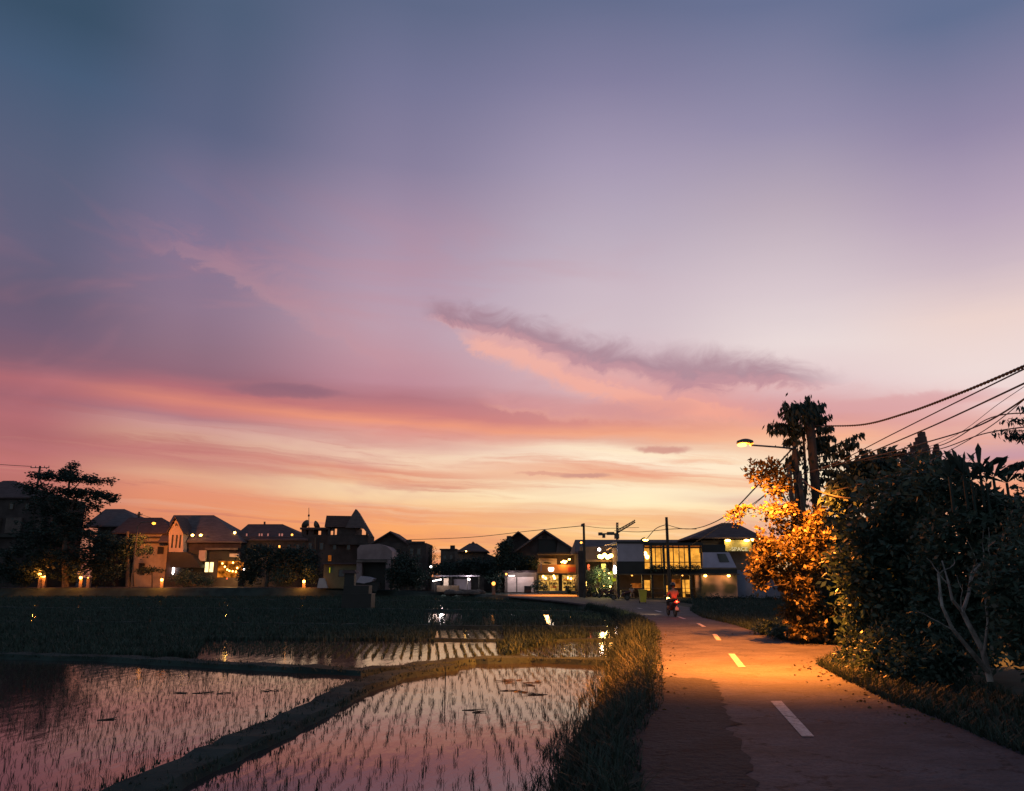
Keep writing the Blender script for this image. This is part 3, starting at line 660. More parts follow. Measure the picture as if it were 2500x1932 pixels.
# 10 pale cube, pavilion
t = TB('cube_house', 'pale cube shaped house with a small tank, left of the pavilion', 'house', 1095, 1440, 122)
pb(t, 'wall', M['wall_mid'], 1074, 1114, 1343, 1442, 122, 8); pb(t, 'coping', M['wall_dark'], 1073, 1115, 1340, 1343, 121.8, 8.4)
MB().tube([W(1105, 1343, 124), W(1105, 1332, 124)], .42, 10, .38).build('water_tank', M['wall_dark'], t)
t = TB('pavilion', 'hip roofed upper pavilion with crested ridge', 'house', 1150, 1440, 118)
pb(t, 'wall', M['wall_mid'], 1110, 1185, 1348, 1442, 118.5, 7)
MB().hip(1117, 1192, 1345, 1146, 1164, 1327, 118, 7).build('roof', M['roof'], t)
MB().prism([(1150, 1328), (1152, 1325), (1155, 1322), (1158, 1325), (1160, 1328)], 121.3, .3).build('crest', M['roof'], t)
MB().prism([(1182, 1349), (1214, 1362), (1214, 1442), (1182, 1442)], 118.2, 7).build('side_wing', M['wall_dark'], t)
bulb(1138, 1346, 117, 'small white lamp under the pavilion eave', 'eave_lamp', .1, 'bulb')
for x in (1082, 1098): window(t, x, x+7, 1356, 1366, 118 if False else 117.9)
# 11 white lit stall and soil heap
t = TB('market_stall', 'open stall with white striplight and yellow cloth beyond the rice', 'stall', 1090, 1444, 106)
pb(t, 'roof', M['panel'], 1058, 1170, 1405, 1408, 105, 4)
for x in (1060, 1100, 1140, 1168): pb(t, 'post', M['steel'], x, x+1.6, 1408, 1446, 105.1, .12)
pb(t, 'cloth', M['wall_warm'], 1083, 1095, 1412, 1432, 106.5, .1); pb(t, 'back_panel', M['panel'], 1108, 1150, 1414, 1440, 108.5, .1)
pb(t, 'table', M['wood'], 1066, 1120, 1430, 1445, 106, 1)
MB().tube([W(1056, 1419, 105.4), W(1078, 1415, 105.4)], .06, 6).build('striplight', E['white'], t)
point('light', W(1080, 1418, 105), WHITE, 170, .3, t)
bulb(1145, 1415, 105, 'white lamp at the right end of the open stall', 'stall_lamp', .15, 'white', 150, WHITE)
bulb(1052, 1384, 108, 'tiny white lamp on the dark wall left of the stall', 'wall_lamp', .13, 'white')
bulb(1205, 1425, 96, 'yellow globe lamp on a short post right of the stall', 'globe_lamp', .22, 'dimbulb', 0, post=.0)
bulb(1236, 1402, 100, 'dim yellow lamp at the top left of the white shutters', 'globe_lamp', .13, 'dimbulb')
mb = MB(); 
for i in range(14): p = W(1095+i*6, 1447, 101); mb.ell((p.x, p.y+random.uniform(-1, 1), p.z-.05), .7, .6, random.uniform(.2, .5), 7, 5)
o = mb.build('soil_heap', M['dirt']); tag(o, 'low heap of reddish soil in front of the open stall', 'heap')
# 12 twin gables
t = TB('small_gable_house', 'house with a single pointed gable, left of the wide gable', 'house', 1262, 1440, 113)
pb(t, 'wall', M['wall_dark'], 1222, 1300, 1330, 1447, 113, 8)
MB().prism([(1226, 1332), (1265, 1299), (1302, 1332)], 113.3, 7).build('gable_wall', M['wall_dark'], t)
MB().gable(1222, 1334, 1265, 1297, 1306, 1328, 112.6, 8, .2).build('roof', M['roof'], t)
MB().tube([W(1243, 1324, 112), W(1243, 1309, 112)], .42, 10, .36).build('water_tank', M['wall_dark'], t)
t = TB('wide_gable_house', 'wide gabled house above the orange shop with pale gable panels', 'house', 1330, 1440, 108)
MB().prism([(1250, 1352), (1329, 1297), (1412, 1349), (1412, 1380), (1250, 1400)], 108.5, 9).build('gable_wall', M['wall_dark'], t)
pb(t, 'wall', M['wall_dark'], 1243, 1418, 1350, 1447, 108.8, 8.5)
MB().gable(1238, 1358, 1329, 1293, 1420, 1352, 107.8, 10, .25).build('roof', M['roof2'], t)
gp = MB().prism([(1312, 1316), (1318, 1309), (1329, 1302), (1341, 1309), (1356, 1316)], 108.35, .1).build('gable_panel', M['wall_mid'], t)
pb(gp, 'louvre', M['black'], 1324, 1335, 1304, 1315, 108.3, .04)
MB().prism([(1358, 1351), (1362, 1320), (1409, 1348), (1409, 1351)], 108.35, .1).build('side_panel', M['wall_mid'], t)
pb(t, 'recess', M['black'], 1315, 1357, 1318, 1352, 108.3, .18)
MB().prism([(1318, 1366), (1318, 1362), (1358, 1353), (1358, 1366)], 107.4, .3).build('porch_panel', M['wood'], t)
# 13 shutters
t = TB('shuttered_shop', 'low shop with two pale roller shutters lit white from above', 'shop', 1272, 1447, 106)
pb(t, 'wall', M['wall_mid'], 1232, 1310, 1398, 1450, 106, 5); pb(t, 'roof', M['roof'], 1226, 1314, 1393, 1398, 104.6, 7)
for x0, x1 in ((1239, 1260), (1263, 1303)):
    sh = MB(); n = 12
    for i in range(n): sh.pbox(x0, x1, 1409+i*3.1, 1409+i*3.1+2.9, 105.9-.02*(i % 2), .06)
    sh.build('shutter', M['wall_pale'], t)
MB().tube([W(1242, 1406, 105), W(1256, 1406, 105)], .04, 6).build('tube_light', E['white'], t)
point('light', W(1250, 1404, 104.6), WHITE, 120, .3, t); point('light', W(1284, 1404, 104.6), WHITE, 120, .3, t)
t = TB('drinks_fridge', 'dark box fridge before the right pale shutter', 'fridge', 1288, 1447, 104)
pb(t, 'cabinet', M['black'], 1280, 1297, 1431, 1448, 104, .7); pb(t, 'front', M['glass'], 1281.5, 1295.5, 1433, 1446, 103.97, .02)
# 14 lit orange shop
YS = 104
t = TB('orange_shop', 'lit corner shop with orange fascia and white lightbox sign', 'shop', 1364, 1447, YS)
fa = pb(t, 'fascia', M['orange'], 1313, 1416, 1379, 1400, YS, .35)
sg = MB().prism([(1338, 1388), (1340, 1385.5), (1351, 1385.5), (1353, 1388), (1351, 1395), (1347, 1396), (1343, 1396), (1340, 1395)], YS-.12, .1).build('lightbox', emit('white_sign', (255, 240, 220), 3), fa)
pb(fa, 'banner', M['red'], 1387, 1415, 1385, 1397, YS-.06, .05)
ve = MB()
for i in range(6): ve.pbox(1319.5, 1323, 1372.5+i*3.9, 1375.2+i*3.9, YS-.1, .06)
ve.build('hanging_sign', M['wall_pale'], t)
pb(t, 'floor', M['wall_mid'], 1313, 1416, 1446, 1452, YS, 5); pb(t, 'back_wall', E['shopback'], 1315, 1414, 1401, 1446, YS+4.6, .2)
for x0, x1 in ((1312, 1315.5), (1364, 1373), (1413, 1417)): pb(t, 'pillar', M['wood'], x0, x1, 1400, 1447, YS, .4)
for x in (1340, 1384, 1398): pb(t, 'mullion', M['wood'], x, x+1.6, 1404, 1445, YS+.1, .1)
pb(t, 'balcony_ceiling', M['wood'], 1313, 1418, 1350, 1354, YS-.2, 4); pb(t, 'balcony_wall', M['wall_warm'], 1313, 1360, 1364, 1379, YS+3, .2)
pb(t, 'upper_wall', M['wall_dark'], 1360, 1416, 1354, 1379, YS+3.3, .2)
MB().prism([(1323, 1376), (1330, 1372), (1342, 1373), (1347, 1377)], YS+2.6, .2).build('dark_cloth', M['black'], t)
pb(t, 'awning', M['wood'], 1313, 1416, 1401, 1404, YS-.9, 1.3); pb(t, 'step', M['wall_warm'], 1316, 1414, 1443, 1448, YS-.8, .7)
rs2 = random.Random(4)
for k in range(3):
    for (x0, x1) in ((1317, 1338), (1344, 1362), (1375, 1396), (1399, 1412)):
        sh = MB(); y = 1417+k*9; sh.pbox(x0, x1, y, y+1, YS+1.2+k*.1, .5); so = sh.build('shelf', M['wood'], t)
        x = x0+1
        goods = MB()
        while x < x1-3:
            w_ = rs2.uniform(1.5, 4); h_ = rs2.uniform(2.5, 6.5); goods.pbox(x, x+w_, y-h_, y, YS+1.25+k*.1, .35); x += w_+rs2.uniform(.3, 3)
        goods.build('goods', [M['wall_pale'], M['red'], M['orange'], M['wall_green'], M['black']][rs2.randrange(5)], so)
for x, y in ((1326, 1408), (1332, 1412), (1352, 1407), (1354, 1412), (1386, 1411), (1394, 1413), (1408, 1413)):
    MB().ell(W(x, y, YS+.9), .14, .14, .16, 8, 6).build('ceiling_lamp', E['bulb'], t)
point('light', W(1335, 1408, YS+1.6), WARM, 260, .4, t); point('light', W(1392, 1410, YS+1.6), WARM, 260, .4, t)
for x, y in ((1372, 1373), (1379, 1374.5), (1382, 1371), (1376, 1370), (1390, 1366)): MB().ell(W(x, y, YS+1), .16, .16, .1).build('balcony_lamp', E['bulb'], t)
point('light', W(1376, 1376, YS-.6), WARM, 110, .3, t); point('light', W(1330, 1380, 93), SOD, 8000, .3, t, spot=140, blend=.6); point('light', W(1395, 1380, 93), SOD, 8000, .3, t, spot=140, blend=.6)
# 15 long roof behind the market
t = TB('long_roof_hall', 'long low hall whose straight ridge runs behind the poles', 'hall', 1550, 1460, 96)
pb(t, 'wall', M['wall_dark'], 1418, 1700, 1345, 1462, 97, 9)
MB().hip(1404, 1712, 1347, 1404, 1700, 1318, 96.6, 8).build('roof', M['roof2'], t)
MB().prism([(1565, 1318), (1573, 1312), (1582, 1318)], 99, 1).build('roof_vent', M['roof'], t); MB().ell(W(1576, 1319, 96), .35, .15, .12).build('vent_lamp', E['bulb'], t)
bulb(1419, 1325, 95, 'small lamp at the left end of the long hall roof', 'roof_lamp', .14, 'dimbulb')
# 16 market corner
t = TB('night_market', 'dark open shopfront hung with lanterns and green lightboxes', 'shop', 1465, 1460, 90)
pb(t, 'back_wall', M['wall_mid'], 1418, 1508, 1335, 1463, 90, .3); pb(t, 'side_wall', M['wall_mid'], 1500, 1509, 1338, 1463, 87, 3.2)
pb(t, 'balcony', M['wood'], 1420, 1508, 1367, 1372, 87.5, 2.6)
MB().prism([(1476, 1331), (1496, 1327), (1496, 1329), (1476, 1333)], 88, .3).prism([(1481, 1342), (1493, 1336), (1493, 1339), (1481, 1345)], 88, .3).build('ceiling_slat', M['wall_warm'], t)
for n_, e_, a in [('lightbox', 'yellowlit', (1469, 1479, 1377, 1391)), ('lightbox', 'greenlit', (1490.5, 1497, 1395, 1419)), ('lightbox', 'greenlit', (1461, 1468, 1409, 1420)), ('lightbox', 'greenlit', (1446, 1463, 1437, 1447)), ('lightbox', 'greenlit', (1496, 1508, 1412, 1420))]:
    pb(t, n_, E[e_], *a, 87, .2)
def lant(x, y, Y, rx, rz, em, label, name='paper_lantern', group=None):
    p = W(x, y, Y); t = T(name, label, 'lantern', p+Vector((0, 0, rz)), group); MB().ell(p, rx, rx, rz, 10, 8).build('shade', E[em], t, True); MB().tube([p+Vector((0, 0, rz)), p+Vector((0, 0, rz+.5))], .02, 4).build('cord', M['cable'], t)
lant(1501, 1392, 85, .17, .50, 'white', 'tall oval white lantern at the right of the market corner')
lant(1437, 1382, 86, .14, .20, 'redlit', 'red lantern hanging above its twin left in the market corner', group='red lanterns')
lant(1437, 1388.5, 86, .14, .20, 'redlit', 'lower red lantern directly beneath the other red lantern', group='red lanterns')
for i, (x, y) in enumerate([(1464, 1359), (1469, 1360), (1476, 1355.5), (1483, 1361), (1487, 1359), (1492, 1357)]):
    bulb(x, y, 87, ORD[i]+' glowing bulb from the left in the cluster under the market balcony', 'cluster_bulb', .22, 'bulb', 30, group='bright bulb cluster', hood=False)
bulb(1463, 1342, 87, 'white lamp with a side bracket above the bulb cluster', 'bracket_lamp', .17, 'white', 60, WHITE)
for i, (x, y) in enumerate([(1460, 1398), (1463, 1403), (1475, 1394.5), (1487, 1400), (1474, 1431), (1490, 1432.5), (1431, 1422), (1431, 1428), (1487, 1412), (1441, 1416)]):
    bulb(x, y, 86.5, ['small bulb at the left of a close upper pair in the market plants', 'small bulb just under the upper left pair in the market plants', 'small bulb right beneath the yellow market lightbox', 'small bulb left of the tall green market lightbox', 'lower small bulb directly left of the lowest right one', 'lowest right small bulb near the parked scooters', 'upper of two stacked small bulbs beside the dark pier', 'lower of two stacked small bulbs beside the dark pier', 'small bulb level with the wide green lightbox at right', 'small bulb deep in the leaves at the left of the market'][i], 'garden_bulb', .09, 'bulb', group='small bulbs among the market plants', hood=False)
point('market_light', W(1470, 1400, 85), (1, .8, .25), 260, .4)
point('market_light', W(1490, 1425, 85), (1, .75, .25), 160, .4)
# 17 cafe
YC = 80
t = TB('two_storey_cafe', 'two storey cafe with glowing glazed upper floor and dark deck', 'cafe', 1640, 1463, YC)
pb(t, 'side_panel', M['panel'], 1508, 1573, 1327, 1371, YC, .25); pb(t, 'side_frame', M['black'], 1506, 1573, 1322, 1327, YC-.1, 5)
pb(t, 'lower_band', M['black'], 1506, 1800, 1390, 1401, YC-.1, .4); pb(t, 'lower_band', M['black'], 1506, 1573, 1371, 1390, YC-.05, .3)
pb(t, 'deck', M['wood'], 1506, 1806, 1401, 1404, YC-.9, 6); pb(t, 'roof_edge', M['black'], 1573, 1716, 1325, 1332, YC-.4, 6)
pb(t, 'upper_back_wall', E['room'], 1574, 1712, 1338, 1392, YC+2.2, .2)
pb(t, 'room_wall', M['wall_dark'], 1506, 1800, 1404, 1463, YC+4.6, .2)
pb(t, 'transom', M['black'], 1574, 1714, 1336.5, 1339, YC+.02, .1); pb(t, 'sill', M['black'], 1574, 1714, 1372, 1374, YC+.02, .1)
pb(t, 'fascia_light', E['roomdim'], 1575, 1712, 1332.5, 1336, YC+.3, .1)
for x in (1573, 1587, 1601, 1615, 1632, 1645, 1659, 1672, 1712): pb(t, 'mullion', M['black'], x, x+1.8, 1332, 1392, YC, .12)
for x0, x1 in ((1592, 1597), (1623, 1628), (1687, 1692)): pb(t, 'post', M['black'], x0, x1, 1328, 1463, YC-.5, .3)
for x0, x1 in ((1508, 1513), (1569, 1573), (1640, 1642), (1665, 1667)): pb(t, 'post', M['black'], x0, x1, 1404, 1463, YC-.3, .25)
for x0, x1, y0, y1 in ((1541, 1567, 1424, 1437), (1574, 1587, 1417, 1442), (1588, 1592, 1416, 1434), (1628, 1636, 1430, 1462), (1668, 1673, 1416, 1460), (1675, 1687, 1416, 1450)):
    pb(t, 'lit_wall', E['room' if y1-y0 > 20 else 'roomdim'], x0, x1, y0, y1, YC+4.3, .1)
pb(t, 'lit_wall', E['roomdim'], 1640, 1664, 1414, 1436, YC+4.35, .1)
pb(t, 'rail', M['steel'], 1512, 1710, 1436, 1437.2, YC-.6, .08); pb(t, 'rail', M['steel'], 1574, 1710, 1448, 1449, YC-.6, .08)
pb(t, 'counter', M['wood'], 1518, 1570, 1441, 1458, YC+1.5, 1); pb(t, 'floor', M['wall_mid'], 1508, 1706, 1461, 1466, YC-.5, 5)
for x, y in ((1575, 1352), (1580, 1360)): MB().ell(W(x, y, YC+.8), .2, .2, .22).build('pendant_lamp', E['bulb'], t)
for x in (1722, 1779): MB().ell(W(x, 1406, YC-.6), .16, .12, .12).build('spot_lamp', E['bulb'], t)
for x in (1543, 1634, 1666): MB().ell(W(x, 1405.5, YC-.6), .08, .08, .06).build('deck_lamp', E['dimbulb'], t)
for x in (1722, 1779): point('light', W(x, 1410, YC-.9), WARM, 70, .15, t)
point('light', W(1545, 1415, YC+2), WARM, 60, .3, t); point('light', W(1650, 1412, YC+2.5), WARM, 90, .3, t); point('light', W(1645, 1345, YC+1.2), WARM, 60, .3, t)
mu = pb(t, 'mural_wall', mat('mural_swirls', (.34, .22, .20), .85, .4, .55, 0, .1, c2=(.05, .05, .04), detail=1.5), 1700, 1802, 1405, 1460, YC-.02, .3)
pb(t, 'stair_beam', M['black'], 1713, 1716, 1404, 1432, YC-.4, .2)
pb(t, 'skylight_box', M['black'], 1714, 1772, 1330, 1350, YC+1, 4)
sl = MB().prism([(1716, 1349), (1780, 1349), (1798, 1386), (1716, 1386)], YC-.3, .25).build('sloped_panel', mat('pale_lilac_sheet', (.36, .33, .46), .5, .15, .8), t)
MB().prism([(1750, 1352), (1771, 1352), (1781, 1373), (1757, 1373)], YC-.36, .05).build('skylight', M['glass'], sl)
pb(t, 'planter', M['black'], 1574, 1714, 1389, 1392, YC-.7, .3)
for i in range(7): 
    x = 1532+i*26; p = W(x, 1452, YC+1); c = MB(); c.box(p.x-.5, p.x+.5, p.y, p.y+.6, p.z+.2, p.z+.25); c.tube([(p.x, p.y+.3, p.z-.45), (p.x, p.y+.3, p.z+.2)], .05, 6)
    tag(c.build('cafe_table', M['wood']), ORD[i]+' small dark pedestal table from the left on the cafe ground floor', 'table', 'tables on the cafe ground floor')
# blue grey wall right of the mural
o = MB().pbox(1802, 1905, 1392, 1462, YC+1, .3).build('boundary_wall', M['wall_blue']); tag(o, 'blue grey plaster wall right of the cafe, behind lit leaves', 'wall')
# 18 sign building
t = TB('spa_building', 'upper floor under a broad hipped roof with a lit sign board', 'building', 1780, 1460, 92)
MB().hip(1690, 1866, 1312, 1762, 1796, 1277, 92, 9, .15, .4).build('roof', M['roof'], t)
pb(t, 'lower_wall', M['wall_mid'], 1706, 1880, 1324, 1465, 93, 8); pb(t, 'back_wall', M['wall_warm'], 1712, 1850, 1305, 1324, 98, .3)
pb(t, 'parapet', M['wall_dark'], 1712, 1856, 1320, 1326, 92.6, .35)
for x0, x1 in ((1722, 1728), (1733, 1742), (1746, 1752), (1756, 1777), (1834, 1846)): pb(t, 'window', E['roomdim'] if x0 < 1725 else E['room'], x0, x1, 1306, 1319, 97.6, .2)
for x in (1712, 1742.5, 1752.5, 1779, 1789, 1802, 1830, 1846): pb(t, 'pillar', M['black'], x, x+2.6, 1305, 1324, 92.8, .35)
pb(t, 'curtain', E['pinkwin'], 1806, 1814, 1307, 1318, 97.5, .1)
sb = pb(t, 'sign_board', mat('sign_board', (.45, .36, .12), .7, .3, .6), 1770, 1836, 1319, 1346, 91.4, .25)
def text(s, x, y, Y, h, mt, parent, name='lettering', ext=.03):
    cu = bpy.data.curves.new('t', 'FONT'); cu.body = s; cu.size = h; cu.extrude = ext; cu.space_character = 1.1; ob = bpy.data.objects.new('t', cu); COL.objects.link(ob)
    bpy.context.view_layer.update(); me = bpy.data.meshes.new_from_object(ob.evaluated_get(bpy.context.evaluated_depsgraph_get())); COL.objects.unlink(ob); bpy.data.objects.remove(ob)
    o = link(name, me, mt, parent); o.location = W(x, y, Y)-parent_loc(parent); o.rotation_euler = (math.pi/2, 0, 0); return o
text('-SPACE', 1781, 1345.5, 91.35, .62, E['pinkwin'] if False else emit('sign_letters', (238, 214, 160), .9), sb)
for x in (1777, 1823): MB().ell(W(x, 1320, 91.0), .34, .16, .14).build('sign_lamp', E['bulb'], sb); point('light', W(x, 1323, 90.8), (1, .78, .35), 55, .2, sb)
for x, y in ((1838, 1317), (1855, 1315)): MB().ell(W(x, y, 92), .24, .2, .22).build('eave_lamp', E['bulb'], t)
for x in (1747, 1757): MB().ell(W(x, 1314, 97), .25, .2, .25).build('room_lamp', E['white'], t)
point('light', W(1760, 1311, 95), WARM, 120, .3, t)
# crane
t = TB('tower_crane', 'distant tower crane with counterweights above the long hall', 'crane', 1507, 1340, 260)
m_ = MB()
for dx in (-3, 3): m_.tube([W(1507+dx*.6, 1340, 260), W(1507+dx*.6, 1276, 260)], .16, 4)
for i in range(10): m_.tube([W(1505.2, 1336-i*6, 260), W(1508.8, 1330-i*6, 260)], .15, 4)
m_.build('mast', M['steel'], t)
j = MB(); a = W(1507, 1302, 260); b_ = W(1551, 1275, 260); j.tube([a, b_], .18, 4); j.tube([a+Vector((0, 0, 1)), b_+Vector((0, 0, .6))], .14, 4)
for i in range(12): j.tube([a.lerp(b_, i/12), a.lerp(b_, (i+.5)/12)+Vector((0, 0, .9))], .14, 4)
j.build('jib', M['steel'], t); MB().pbox(1462, 1507, 1302, 1305, 260, 1.2).build('counter_jib', M['steel'], t)
MB().pbox(1462, 1471, 1300, 1307, 259.5, 2).build('counterweight', M['steel'], t); MB().pbox(1472, 1478, 1303, 1313, 259.5, 2).build('counterweight', M['steel'], t); MB().pbox(1483, 1500, 1299, 1306, 259.5, 2).build('winch', M['steel'], t)
MB().pbox(1502, 1512, 1304, 1315, 259, 2.5).build('cab', M['steel'], t)
# brick temple
t = TB('brick_temple', 'tapering dark brick temple tower with small finials above the trees', 'temple', 2253, 1200, 52)
m_ = MB(); prof = [(1135, 24), (1127, 22), (1118, 20.5), (1108, 17), (1098, 15.5), (1086, 11.5), (1076, 9.5), (1066, 6.5), (1056, 4.5), (1054, 4)]
for (y0, r0), (y1, r1) in zip(prof, prof[1:]): m_.pbox(2254-r0, 2254+r0, y1, y0, 52-r0*.03, r0*.06)
m_.pbox(2225, 2285, 1135, 1420, 51, 3); m_.build('tower', M['brick'], t)
for x, y in ((2213, 1104), (2291, 1090)):
    f = MB()
    for k in range(5): f.pbox(x-9+k*1.8, x+9-k*1.8, y+34-k*8-8, y+34-k*8, 52-.2+k*.04, .5)
    f.pbox(x-10, x+10, y+34, 1420, 51.5, 1); f.build('finial', M['brick'], t)

# ------------------------------------------------------------------ poles, lamps, cables
def gl(x, y, Y): p = W(x, y, Y); return Vector((p.x, Y, float(gz(p.x, Y))))
def pole(name, label, x, yt, Y, r, arms=(), lean=0, r1=None, mt='pole'):
    top = W(x, yt, Y); base = Vector((top.x+lean, Y, float(gz(top.x, Y))-.1)); t = T(name, label, 'utility pole', base)
    MB().tube([base, top], r, 10, r1 or r*.7).build('shaft', M[mt], t)
    for dz, hw in arms:
        a = MB().box(top.x-hw, top.x+hw, Y-.05, Y+.05, top.z-dz-.05, top.z-dz+.05).build('crossarm', M['steel'], t)
        for s in (-1, -.5, .5, 1): MB().tube([(top.x+s*hw*.95, Y, top.z-dz+.05), (top.x+s*hw*.95, Y, top.z-dz+.28)], .06, 6, .04).build('insulator', M['steel'], a)
    return t
# left far pole with wide arms, seen over the layered tree
t = pole('utility_pole', 'tall pole with wide crossarm and insulators behind the layered tree', 98, 1138, 112, .2, arms=((.25, 1.35),))
t = pole('utility_pole', 'short pole with bent crossarm between the far left roofs', 340, 1250, 122, .2, arms=((.5, .5), (1.2, .8)))
t = pole('utility_pole', 'slim pole with a small transformer before the market corner', 1425, 1278, 82, .14, r1=.12)
MB().pbox(1419, 1424, 1281, 1286, 81.8, .3).build('bracket', M['steel'], t); MB().pbox(1419.5, 1422.5, 1279, 1281, 81.8, .3).build('insulator', M['steel'], t)
t = pole('utility_pole', 'bare dark pole standing before the glazed cafe', 1627, 1263, 76, .17, r1=.13)
for k in range(4): MB().pbox(1623.5, 1631, 1278+k*4, 1279+k*4, 75.9, .05).build('bracket', M['steel'], t)
o = MB().pbox(1414, 1427, 1345, 1464, 84, .5).build('brick_pier', M['wall_dark']); tag(o, 'thick dark pier between the orange shop and the market corner', 'pier')
# far street lamp
p = W(376, 1278, 108); zb = float(gz(p.x-2.3, 108)); t = T('street_lamp', 'distant street lamp glowing orange among the far left houses', 'street lamp', (p.x-2.2, 108, zb), 'street lamps')
MB().tube([(p.x-2.2, 108, zb), (p.x-2.2, 108, p.z-.5), (p.x-1.8, 108, p.z+.1), (p.x-.3, 108, p.z+.25)], .09, 8, .05).build('pole', M['steel'], t)
h_ = MB().ell((p.x, 108, p.z+.2), .5, .22, .14, 10, 6).build('lamp_head', M['steel'], t); MB().ell((p.x, 107.95, p.z), .26, .2, .2, 10, 6).build('bulb', emit('far_sodium_lamp', (255, 150, 50), 5), h_, True)
point('light', (p.x, 107.8, p.z-.25), SOD, 4600, .2, t, spot=150, blend=.5, rot=(math.radians(52), 0, 0))
# lamps on gate pillars along the far street
for i, (x, y, e_, lab) in enumerate([(98, 1402, 'sodium', 'upper of two bright gate lamps right below the layered tree'), (107, 1407, 'sodium', 'lower of two bright gate lamps right below the layered tree'), (197, 1411, 'sodium', 'bright gate lamp with long glare right of the tree trunk'), (215, 1411, 'dimbulb', 'faint gate lamp beside the brighter one right of the tree'), (395, 1416, 'sodium', 'bright gate lamp below the orange lit wall'), (742, 1420, 'sodium', 'lone round orange gate lamp between the dark shrubs')]):
    bulb(x, y, 106.9, lab, 'gate_lamp', .2 if e_ == 'sodium' else .1, e_, 420 if e_ == 'sodium' else 0, SOD, group='gate lamps along the far street', post=.55)
# near street lamp
YP = 27.6
P0 = W(1938, 1098, YP); gb = Vector((P0.x+.35, YP, 0)); HL = W(1815, 1084, 24.0)
t = T('street_lamp', 'tall roadside street lamp with lit sodium head on a long arm', 'street lamp', gb, 'street lamps')
MB().tube([gb, W(1940, 1090, YP)], .085, 10, .06).build('pole', M['pole'], t)
MB().tube([W(1940, 1096, YP), W(1900, 1092, 26.2), W(1832, 1087, 24.05)], .032, 8, .028).build('arm', M['steel'], t)
hd = MB(); a = W(1838, 1084, 24.0); b_ = W(1800, 1083, 24.0); n = 7; vs = []; fs = []
for i in range(n):
    s_ = i/(n-1); c = a.lerp(b_, s_); ww = .06+.09*math.sin(math.pi*min(1, s_*.85+.1)); hh = .05+.09*math.sin(math.pi*min(1, s_*.8+.15))
    for k in range(10): an = 2*math.pi*k/10; vs.append((c.x, c.y+ww*math.cos(an), c.z+.02+max(-.03, hh*math.sin(an))))
for i in range(n-1):
    for k in range(10): fs.append((i*10+k, i*10+(k+1) % 10, i*10+10+(k+1) % 10, i*10+10+k))
fs += [tuple(range(10)), tuple(range((n-1)*10, n*10))]
h_ = hd.add(vs, fs).build('lamp_head', M['steel'], t, True)
MB().ell((HL.x-.05, HL.y, HL.z-.035), .15, .095, .06, 12, 8).build('lens', emit('near_sodium_lens', (255, 176, 76), 7), h_, True)
lo = point('light', (HL.x-.05, HL.y-.05, HL.z-.16), SOD, 15500, .12, t)
lo.rotation_euler = (math.radians(8), 0, 0)
lo.data.use_nodes = True; lt = lo.data.node_tree; N = NB(lt); em_ = lt.nodes['Emission']
sx_ = N.n('ShaderNodeSeparateXYZ'); lt.links.new(N.n('ShaderNodeTexCoord').outputs['Normal'], sx_.inputs[0])
cz = N.m('MAXIMUM', N.m('MULTIPLY', sx_.outputs[2], -1), .02)
st_ = N.m('MULTIPLY', N.m('MINIMUM', N.m('DIVIDE', 1, N.m('POWER', cz, 2.3)), 3.2), N.rng(cz, .34, .70))
N.put(em_.inputs['Strength'], N.m('ADD', st_, .05))
pole('utility_pole', 'thick concrete pole rising through the tall drooping leaf tree', 1977, 1030, 27.8, .19, lean=0, r1=.15)
pole('wooden_post', 'dark short pole left of the street lamp pole, wires on top', 1925, 1134, 27.2, .11, lean=.1, r1=.08, mt='steel')
pole('wooden_post', 'second short dark pole between the lamp pole and the thick pole', 1952, 1150, 27.4, .10, lean=.1, r1=.07, mt='steel')
# cables
def cable(pts, r, label, r1=None, twist=0, grp='overhead cables'):
    P = [W(x, y, Y) for x, y, Y in pts]; out = []; r *= 1.35
    n = 10
    Q = [P[0]]+P+[P[-1]]
    for i in range(1, len(Q)-2):
        p0, p1, p2, p3 = Q[i-1:i+3]
        for k in range(n):
            s_ = k/n; out.append(.5*((2*p1)+(-p0+p2)*s_+(2*p0-5*p1+4*p2-p3)*s_*s_+(-p0+3*p1-3*p2+p3)*s_**3))
    out.append(P[-1]); mb = MB()
    if twist:
        for ph in (0, math.pi):
            fine = []
            for i in range(len(out)-1):
                for k in range(8): fine.append(out[i].lerp(out[i+1], k/8))
            mb.tube([q+Vector((0, math.cos(i*twist+ph), math.sin(i*twist+ph)))*r*.8 for i, q in enumerate(fine)], r*.8, 5, r1)
    else: mb.tube(out, r, 5, r1)
    o = mb.build('cable', M['cable']); tag(o, label, 'cable', grp)
cable([(1990, 1040, 27.6), (2100, 1038, 22), (2210, 1010, 18), (2350, 958, 14), (2540, 878, 10.5)], .014, 'thick twisted topmost cable sweeping up to the right edge', twist=.9)
cable([(1940, 1165, 27.3), (2040, 1130, 23), (2180, 1060, 19), (2330, 985, 15), (2540, 882, 11)], .010, 'smooth cable just below the twisted one on the right')
cable([(1978, 1155, 27.6), (2080, 1122, 23), (2260, 1048, 17), (2540, 918, 11)], .012, 'thicker cable crossing the tip of the temple tower')
cable([(1978, 1150, 27.6), (2120, 1118, 22), (2270, 1078, 17), (2400, 1035, 14), (2540, 948, 11)], .011, 'cable that dips across the temple and rises steeply at the edge')
cable([(2120, 1112, 22), (2270, 1102, 18), (2400, 1060, 14), (2540, 1038, 11)], .008, 'lower flat cable passing below the temple tip')
cable([(2110, 1125, 22), (2290, 1090, 18), (2420, 1020, 14), (2560, 1010, 11)], .008, 'cable crossing low over the small temple finial')
cable([(2060, 1190, 24), (2200, 1158, 20), (2300, 1110, 17), (2420, 1040, 14), (2560, 925, 11)], .006, 'thin wire crossing the other cables at the right')
